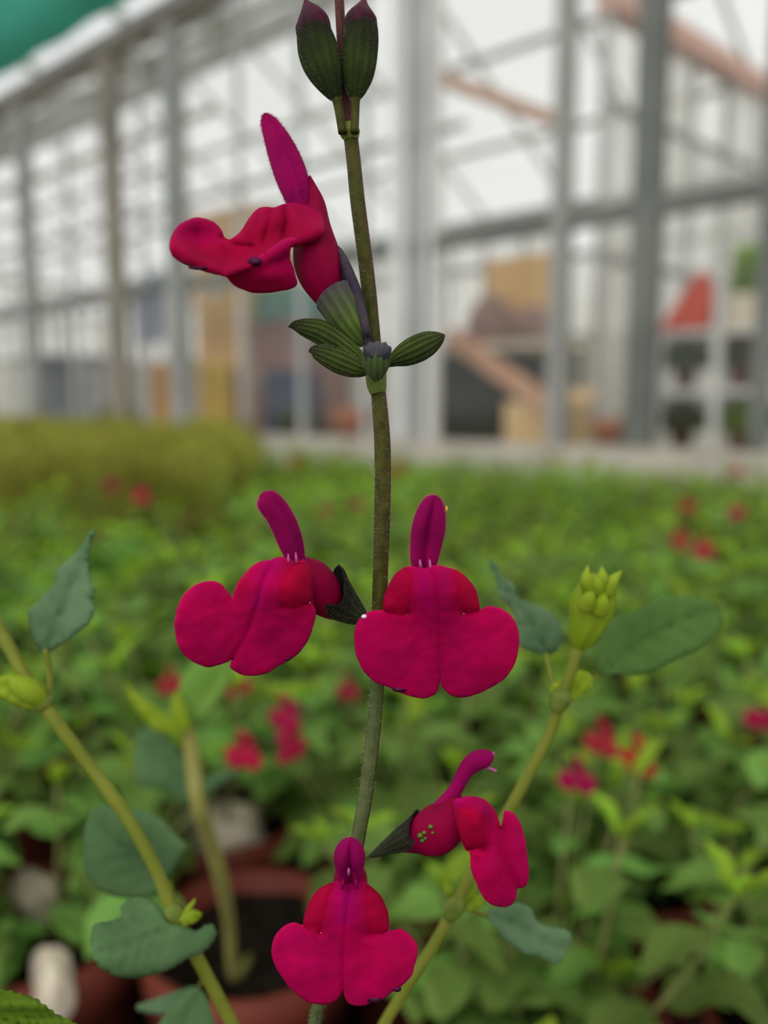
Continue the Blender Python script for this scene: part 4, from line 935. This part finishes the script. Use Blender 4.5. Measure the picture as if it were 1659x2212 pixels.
topbud([(975,545,.3,20),(958,505,.3,48),(925,420,.4,86),(895,340,.4,106),(872,265,.4,108),(858,210,.4,101),(853,180,.4,96)],
       [(862,240,.4,88),(852,185,.4,94),(846,130,.4,92),(832,80,.4,68),(818,40,.4,38),(808,10,.4,16),(803,-15,.4,4)],[(1006,722,.2,24),(992,640,.2,23),(980,580,.2,22),(972,535,.3,26)],'top left bud with dark purple closed petals beside the stem tip',D0+.0005)
topbud([(1075,545,.3,20),(1078,500,.3,50),(1088,420,.4,80),(1098,340,.4,92),(1105,260,.4,94),(1108,200,.4,93),(1107,155,.4,90)],
       [(1107,210,.4,84),(1107,160,.4,88),(1106,110,.4,86),(1110,70,.4,64),(1116,35,.4,36),(1122,5,.4,16),(1126,-20,.4,4)],[(1071,722,.2,22),(1074,640,.2,22),(1076,580,.2,22),(1076,535,.3,26)],'top right bud with dark purple closed petals beside the stem tip',D0+.0005)

# ---------- rounded palate flanks overhanging the lobes; light through the petal painted as crimson
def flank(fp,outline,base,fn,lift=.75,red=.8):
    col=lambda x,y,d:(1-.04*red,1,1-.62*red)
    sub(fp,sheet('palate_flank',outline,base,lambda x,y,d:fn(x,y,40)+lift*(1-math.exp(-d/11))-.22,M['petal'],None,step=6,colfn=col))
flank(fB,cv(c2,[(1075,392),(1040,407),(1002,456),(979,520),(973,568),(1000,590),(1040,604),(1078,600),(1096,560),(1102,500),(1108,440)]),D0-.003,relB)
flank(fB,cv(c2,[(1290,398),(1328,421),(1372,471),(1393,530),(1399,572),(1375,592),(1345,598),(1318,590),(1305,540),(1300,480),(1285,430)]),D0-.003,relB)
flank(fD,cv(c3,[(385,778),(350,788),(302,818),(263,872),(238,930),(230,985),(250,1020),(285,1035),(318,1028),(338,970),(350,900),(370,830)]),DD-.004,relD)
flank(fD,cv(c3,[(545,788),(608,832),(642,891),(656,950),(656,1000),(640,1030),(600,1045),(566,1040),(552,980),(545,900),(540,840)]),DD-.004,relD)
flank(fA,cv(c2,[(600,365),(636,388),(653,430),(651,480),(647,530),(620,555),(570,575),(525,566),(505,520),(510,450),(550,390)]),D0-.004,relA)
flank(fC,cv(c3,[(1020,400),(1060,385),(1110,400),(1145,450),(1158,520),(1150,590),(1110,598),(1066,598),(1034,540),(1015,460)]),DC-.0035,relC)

# ---------- bruises and specks on the lips
def speck(fp,px,py,depth,r,mat,name,el=1.0):
    V=[];n=10
    c=P(px,py,depth)
    V.append(c-FWD*r*.35)
    for k in range(n): V.append(c+RIGHT*r*el*math.cos(2*math.pi*k/n)+UP*r*math.sin(2*math.pi*k/n))
    sub(fp,mesh_obj(name,V,[(0,1+k,1+(k+1)%n) for k in range(n)]+[tuple(range(1,n+1))[::-1]],M[mat],None))
def on_lip(fp,fn,base,px,py,r,mat,name,el=1.0,d=40): speck(fp,px,py,base-fn(px,py,d)*.001-.00012,r,mat,name,el)
on_lip(fB,relB,D0-.003,934,1390,.00010,'yellow','pollen_speck')
for x,y in ((1075,601),(1330,592)): on_lip(fB,relB,D0-.003,*c2(x,y),.00013,'white_bit','pale_speck')
on_lip(fB,relB,D0-.003,*c2(885,606),.00028,'white_bit','pale_speck',1.3,8)
on_lip(fB,relB,D0-.003,*c2(1045,930),.0004,'spot','bruise',2.4,5)
on_lip(fA,relA,D0-.004,*c2(523,566),.00013,'white_bit','pale_speck')
on_lip(fA,relA,D0-.004,*c2(538,795),.00026,'spot','bruise',1.8,5)
on_lip(fA,relA,D0-.004,*c2(464,366),.00013,'white_bit','pale_speck',1,6)
on_lip(fA,relA,D0-.004,*c2(640,542),.00013,'white_bit','pale_speck',1,6)
on_lip(fD,relD,DD-.004,*c3(588,1370),.00055,'spot','bruise',1.7,5)
on_lip(fD,relD,DD-.004,*c3(705,1318),.0004,'spot','bruise',1.4,5)
for x,y in ((318,1030),(562,1042)): on_lip(fD,relD,DD-.004,*c3(x,y),.00014,'white_bit','pale_speck')
on_lip(fE,relE,D0-.0045,*c1(530,1420),.00055,'spot','bruise',1.6)
on_lip(fE,relE,D0-.0045,*c1(230,1452),.0003,'spot','bruise',4.5,5)
on_lip(fC,relC,DC-.0035,*c3(1150,595),.00016,'white_bit','pale_speck')
for x,y,r_ in ((825,535,.0004),(845,520,.0003),(878,490,.00035),(850,550,.00025),(888,520,.00022),(835,560,.0003)): speck(fC,*c3(x,y),DC-.0001-.0053+.0000*r_,r_,'node','pollen_speck')
tag_=P(*c2(1252,122),D0-.0045); sub(fB,mesh_obj('anther',[tag_+Vector((math.cos(k)*.00022*(1 if k<6 else .2),0,math.sin(k)*.00035)) for k in range(6)]+[tag_-Vector((0,.0002,0))],[(k,(k+1)%6,6) for k in range(6)],M['yellow']))
# cobweb thread on the stem
th=[(780,995),(788,998),(797,1000),(802,1006),(806,1012),(812,1018)]
o=mp(tube('cobweb_thread',[P(x,y,SD-.0012) for x,y in th],[.000012]*6,M['hair'],n=5)); o2=mp(tube('cobweb_thread',[P(x,y,SD-.0012) for x,y in ((797,1000),(800,1010),(803,1022))],[.00001]*3,M['hair'],n=5))

# ---------- side shoots of the same plant
def stalk(name,pts,depth,r,mat,to_base=True,n=14):
    w_=[P(x,y,depth+dz) for x,y,dz in pts]; rr=[r*depth/F]*len(w_)
    if to_base:
        dr=(w_[-1]-w_[-2]).normalized(); e_=w_[-1]+dr*.028+Vector((0,.006,0)); b_=PB+Vector((max(-.03,min(.03,(e_.x-PB.x)*.8)),random.uniform(-.01,.01),.074)); w_+=[e_,e_*.45+b_*.55+Vector((dr.x*.008,0,0)),b_]; rr+=[.0010,.0012,.0013]
    return mp(tube(name,w_,rr,M[mat],n=n))
def vein(mid,n=5,ln=60,amp=-.35,wd=5):
    """creases: midrib and slanting side veins along a polyline"""
    out=[(mid,wd,amp*1.6)]
    for i in range(n):
        t=(i+.6)/n*(len(mid)-1); k=min(int(t),len(mid)-2); f=t-k; x=mid[k][0]*(1-f)+mid[k+1][0]*f; y=mid[k][1]*(1-f)+mid[k+1][1]*f
        dx,dy=mid[k+1][0]-mid[k][0],mid[k+1][1]-mid[k][1]; l=math.hypot(dx,dy) or 1; dx/=l; dy/=l
        for s_ in (-1,1): out.append(([(x,y),(x+(dx*.75-dy*s_)*ln*.6,y+(dy*.75+dx*s_)*ln*.6)],wd,amp))
    return out
DL=.123
stalk('stem',[(-60,1265,.004),(0,1362,.002),(45,1445,0),(92,1518,0),(150,1598,0),(211,1678,0),(255,1738,0),(295,1800,0),(338,1880,0),(371,1965,0),(422,2062,0),(498,2205,.002),(540,2290,.005)],DL,14,'shoot')
def leaf(c,pts,mid,depth,mat,fold=.8,edge=.6,serr=(3.2,17),tilt=(0,0,0,0),bumps=(),ln=60,step=11,nv=5,name='leaf',label=None,thick=.0003):
    ol=cv(c,pts); md=cv(c,mid)
    o=mp(sheet(name,ol,depth,relief(bumps=bumps,creases=vein(md,nv,ln)+[(md,40,-fold)],edge=(edge,12),tilt=tilt),M[mat],None,step=step,serr=serr,thick=thick,sub=6))
    if label:o['label']=label
    return o
leaf(c6,[(407,595),(388,650),(376,720),(381,790),(402,850),(392,900),(405,930),(380,990),(330,1030),(280,1070),(230,1102),(195,1115),(165,1085),(140,1020),(127,940),(170,905),(205,860),(240,825),(252,765),(300,720),(350,670),(392,600)],[(195,1112),(250,990),(310,840),(360,720),(405,598)],DL,'leafgrey',tilt=(80,1300,.04,-.01),ln=45)
stalk('petiole',[(98,1403,0),(105,1440,0),(108,1480,0),(98,1515,0)],DL,6,'shoot',False)
leaf(c7,[(-30,60),(40,20),(110,30),(150,80),(190,130),(210,170),(170,190),(100,175),(40,150),(-20,110)],[(205,165),(100,100),(-20,70)],DL-.002,'budlime',ln=30,nv=3)
bo=Loft([(95,1520,.5,12),(80,1505,1,22),(60,1490,1.5,26),(38,1475,1.5,20),(20,1465,1.5,4)],DL,n=20,rings=16); mp(bo.build('shoot_bud',M['budlime'],None))
leaf(c7,[(205,150),(200,90),(215,60),(240,80),(245,130),(240,170)],[(220,165),(218,65)],DL-.001,'budlime',ln=14,nv=2,serr=None)
bo=Loft([(85,1505,.3,14),(92,1517,.3,21),(100,1528,.3,17)],DL,n=18,rings=10); mp(bo.build('node',M['node'],None))
leaf(c7,[(520,680),(470,715),(432,800),(425,900),(430,1000),(470,1090),(540,1140),(640,1162),(740,1160),(800,1150),(850,1080),(900,1010),(945,930),(962,890),(900,830),(850,770),(760,715),(690,705),(600,690)],[(880,1090),(760,1000),(640,900),(520,790)],.142,'leafteal',ln=90,fold=1.5,bumps=[(*c7(560,900),80,90,3)])
stalk('petiole',[(c7(870,1080)[0],c7(870,1080)[1],.018),(372,1945,.008),(376,1968,0)],DL,5,'shoot',False)
leaf(c7,[(480,1310),(560,1287),(620,1262),(622,1210),(660,1172),(720,1160),(780,1180),(820,1220),(852,1290),(900,1305),(960,1322),(1010,1335),(1060,1302),(1092,1312),(1100,1350),(1070,1402),(1020,1442),(960,1462),(880,1512),(800,1542),(700,1562),(620,1562),(550,1532),(500,1492),(475,1420)],[(900,1310),(780,1350),(640,1400),(500,1440)],DL-.005,'leafteal',fold=-1.2,ln=75,tilt=(300,2040,-.02,.03),bumps=[(*c7(720,1220),50,40,-1.5),(*c7(700,1490),120,36,1.2)],nv=6)
for pts,md in (([(890,1300),(930,1240),(970,1190),(1000,1165),(990,1200),(950,1250),(915,1300)],[(900,1300),(995,1170)]),([(900,1300),(940,1245),(990,1222),(1030,1240),(1015,1275),(960,1300)],[(905,1298),(1025,1242)])):
    leaf(c7,pts,md,DL-.003,'budlime',ln=16,nv=2,serr=None,label='small yellow-green leaflet')
bo=Loft([(368,1955,.3,14),(374,1972,.5,22),(382,1992,.5,20),(388,2005,.3,14)],DL,n=18,rings=12); mp(bo.build('node',M['node'],None))
leaf(c7,[(-60,1650),(20,1640),(70,1648),(130,1668),(190,1692),(240,1730),(300,1772),(370,1802),(400,1850),(330,1930),(200,1970),(50,1960),(-60,1930)],[(380,1840),(200,1830),(-50,1760)],.104,'lime',fold=.6,serr=(4,20),ln=60,nv=8,step=6,bumps=[(x,y,13,11,.8 if (i%2) else -.5) for i,(x,y) in enumerate([(a*22+((b%2)*11),2150+b*20) for a in range(8) for b in range(6)])],label='bright lime crinkled leaf')
stalk('petiole',[(165,2232,.001),(240,2290,.006),(300,2400,.012)],.104,8,'shoot')
leaf(c7,[(700,1722),(790,1685),(900,1645),(1000,1622),(1020,1660),(960,1720),(860,1750),(770,1745)],[(1010,1640),(880,1690),(720,1722)],.150,'leafgrey',ln=40)
leaf(c7,[(800,1860),(830,1790),(890,1710),(960,1650),(1020,1635),(1060,1690),(1085,1770),(1100,1860),(1000,1960),(880,1950)],[(1020,1650),(960,1760),(900,1900)],.140,'leafteal',ln=60)
stalk('petiole',[(c7(1012,1640)[0],c7(1012,1640)[1],.022),(440,2110,.010),(447,2108,0)],DL,4,'shoot',False)
# right shoot
stalk('stem',[(c8(600,525)[0],c8(600,525)[1],0),(1232,1455,0),(1213,1505,0),(1189,1580,0),(1145,1665,0),(1100,1749,0),(1052,1830,0),(1010,1905,0),(982,1960,0),(940,2036,0),(885,2122,0),(830,2212,.002),(800,2270,.004)],.121,12.5,'shoot')
DR=.121
bR=Loft(sp(c8,2.083,[(598,530,0,18),(612,495,0,50),(634,440,.3,76),(652,390,.4,84),(668,335,.5,94),(686,270,.5,90),(698,225,.5,74),(704,200,.5,52),(706,190,.5,20)]),DR,n=48,rings=28,rad=lambda th,u:1+.06*math.cos(7*th+2*u)+.05*math.cos(14*u))
oR=mp(bR.build('shoot_bud',M['budlime'],None)); oR['label']='yellow-green leafy bud at the tip of the right shoot'
for a,b,cc_,r_ in (((655,260),(640,210),(648,150),.0011),((700,240),(712,200),(708,155),.0011),((738,270),(762,215),(800,174),.0011),((690,260),(690,225),(695,190),.0012),((640,330),(655,290),(670,250),.0013),((700,350),(712,310),(722,262),.0013)):
    pp=[P(*c8(*q),DR-(.0040,.0048,.0040)[i]) for i,q in enumerate((a,b,cc_))]; sub(oR,tube('bract',pp,[r_,r_*.75,.0001],M['budlime'],n=12,sub=6))
leaf(c8,[(700,640),(688,560),(708,470),(742,400),(800,375),(860,355),(930,320),(1000,290),(1080,290),(1150,298),(1210,320),(1243,360),(1242,420),(1200,480),(1130,530),(1060,560),(1000,590),(930,625),(850,640),(780,635)],[(690,650),(820,540),(960,450),(1100,380),(1235,345)],.133,'leaf',tilt=(1420,1380,.01,.01),ln=80,nv=6,serr=(2.5,20))
stalk('petiole',[(c8(695,645)[0],c8(695,645)[1],.012),(1265,1480,.006),(1225,1515,0)],DR,6,'shoot',False)
leaf(c8,[(205,128),(235,150),(265,208),(312,238),(332,298),(400,328),(470,360),(515,410),(527,480),(502,530),(450,545),(390,532),(340,500),(330,400),(290,330),(250,280),(242,220)],[(455,545),(420,440),(350,350),(270,250),(208,135)],.132,'leafgrey',tilt=(1130,1320,-.03,.0),ln=45)
stalk('petiole',[(c8(458,548)[0],c8(458,548)[1],.010),(1190,1460,.005),(1203,1505,0)],DR,6,'shoot',False)
for pts,md in (([(560,700),(555,650),(600,620),(660,640),(665,690),(610,740),(560,750)],[(560,740),(655,650)]),([(490,740),(480,690),(520,675),(540,720),(530,770)],[(520,760),(490,690)])):
    leaf(c8,pts,md,DR-.001,'budlime',ln=18,nv=2,serr=None,label='small yellow-green leaflet')
bo=Loft([(1222,1492,.2,13),(1214,1505,.3,22),(1207,1520,.3,20),(1200,1535,.2,14)],DR,n=18,rings=12); mp(bo.build('node',M['node'],None))
leaf(c8,[(185,1720),(250,1690),(330,1672),(390,1698),(412,1750),(470,1780),(540,1790),(572,1820),(556,1870),(520,1932),(490,1937),(430,1902),(370,1892),(310,1852),(270,1822),(230,1770)],[(190,1722),(300,1750),(420,1830),(540,1880)],.124,'leafgrey',tilt=(1140,2020,.015,.01),ln=45,serr=(3.5,15))
stalk('petiole',[(c8(190,1722)[0],c8(190,1722)[1],.003),(1018,1965,.001),(985,1958,0)],DR,5,'shoot',False)
for pts,md in (([(1000,900),(960,850),(940,790),(955,765),(990,810),(1020,870)],[(1005,890),(950,775)]),([(1010,900),(1020,840),(1060,790),(1110,775),(1105,830),(1060,880)],[(1015,895),(1100,790)]),([(1040,910),(1090,850),(1140,840),(1145,880),(1090,920)],[(1045,905),(1140,850)])):
    leaf(c3,pts,md,DR-.001,'budlime',ln=18,nv=2,serr=None,label='small yellow-green leaflet')
bo=Loft([(992,1938,.2,13),(984,1955,.3,21),(976,1970,.3,20),(968,1985,.2,13)],DR,n=18,rings=12); mp(bo.build('node',M['node'],None))

# ================================================================ NEIGHBOUR WITH THE BLURRED MIDDLE SHOOT
NB=Vector((-.055,.318,BZ)); DN=.205
nbp=tag(empty('potted_salvia',NB),'blurred green salvia shoot left of the flower spike growing from a brown pot','plant')
def npart(o): return rebase(nbp,o)
npart(inst('pot',POT)).location=NB; npart(inst('soil',SOIL)).location=NB
pts=[P(*c7(955,180),DN),P(*c7(970,330),DN),P(*c7(995,520),DN),P(*c7(1020,700),DN),P(*c7(1080,880),DN+.01),P(*c7(1130,1060),DN+.02),P(*c7(1175,1300),DN+.045),P(*c7(1200,1560),DN+.075),NB+Vector((.0,-.006,.076))]
npart(tube('stem',pts,[.0016,.0018,.002,.002,.002,.002,.0018,.0018,.0018],M['shoot2'],n=12))
for mw,yy,q in PLANS[2][1]:
    if random.random()<.6 and clear_of_stones(Matrix.Translation(NB-Vector((0,0,.015)))@mw): npart(inst('young_leaf' if yy else 'leaf',YM[0] if yy else LM[q])).matrix_local=Matrix.Translation(NB-Vector((0,0,.015)))@mw
for m_ in STEMS[2]: npart(inst('stem',m_)).matrix_local=Matrix.Translation(NB-Vector((0,0,.015)))
mp_old=mp
def mp(o): return npart(o)
leaf(c7,[(920,110),(945,30),(1000,-40),(1080,-70),(1190,-40),(1172,60),(1112,160),(1052,230),(990,275),(950,240)],[(970,260),(1050,130),(1150,-20)],DN-.003,'leafbright',ln=80,step=14)
leaf(c7,[(700,350),(720,310),(800,300),(900,400),(960,480),(982,620),(940,680),(850,600),(720,580),(690,480)],[(975,660),(850,480),(730,340)],DN+.004,'leafteal',ln=80,step=14)
leaf(c7,[(1240,510),(1160,505),(1080,525),(1010,585),(1000,662),(1050,660),(1130,590)],[(1005,655),(1100,570),(1235,512)],DN-.002,'leafteal',ln=50,step=14)
leaf(c7,[(640,60),(690,110),(780,180),(850,230),(900,260),(940,320),(880,320),(800,300),(740,240),(680,150)],[(930,310),(800,230),(660,90)],DN-.004,'budlime',ln=30,step=12)
leaf(c7,[(880,180),(900,110),(930,150),(960,220),(960,300),(900,270)],[(940,290),(905,130)],DN-.006,'budlime',ln=30,step=12)
mp=mp_old
if bpy.context.view_layer: bpy.context.view_layer.update()
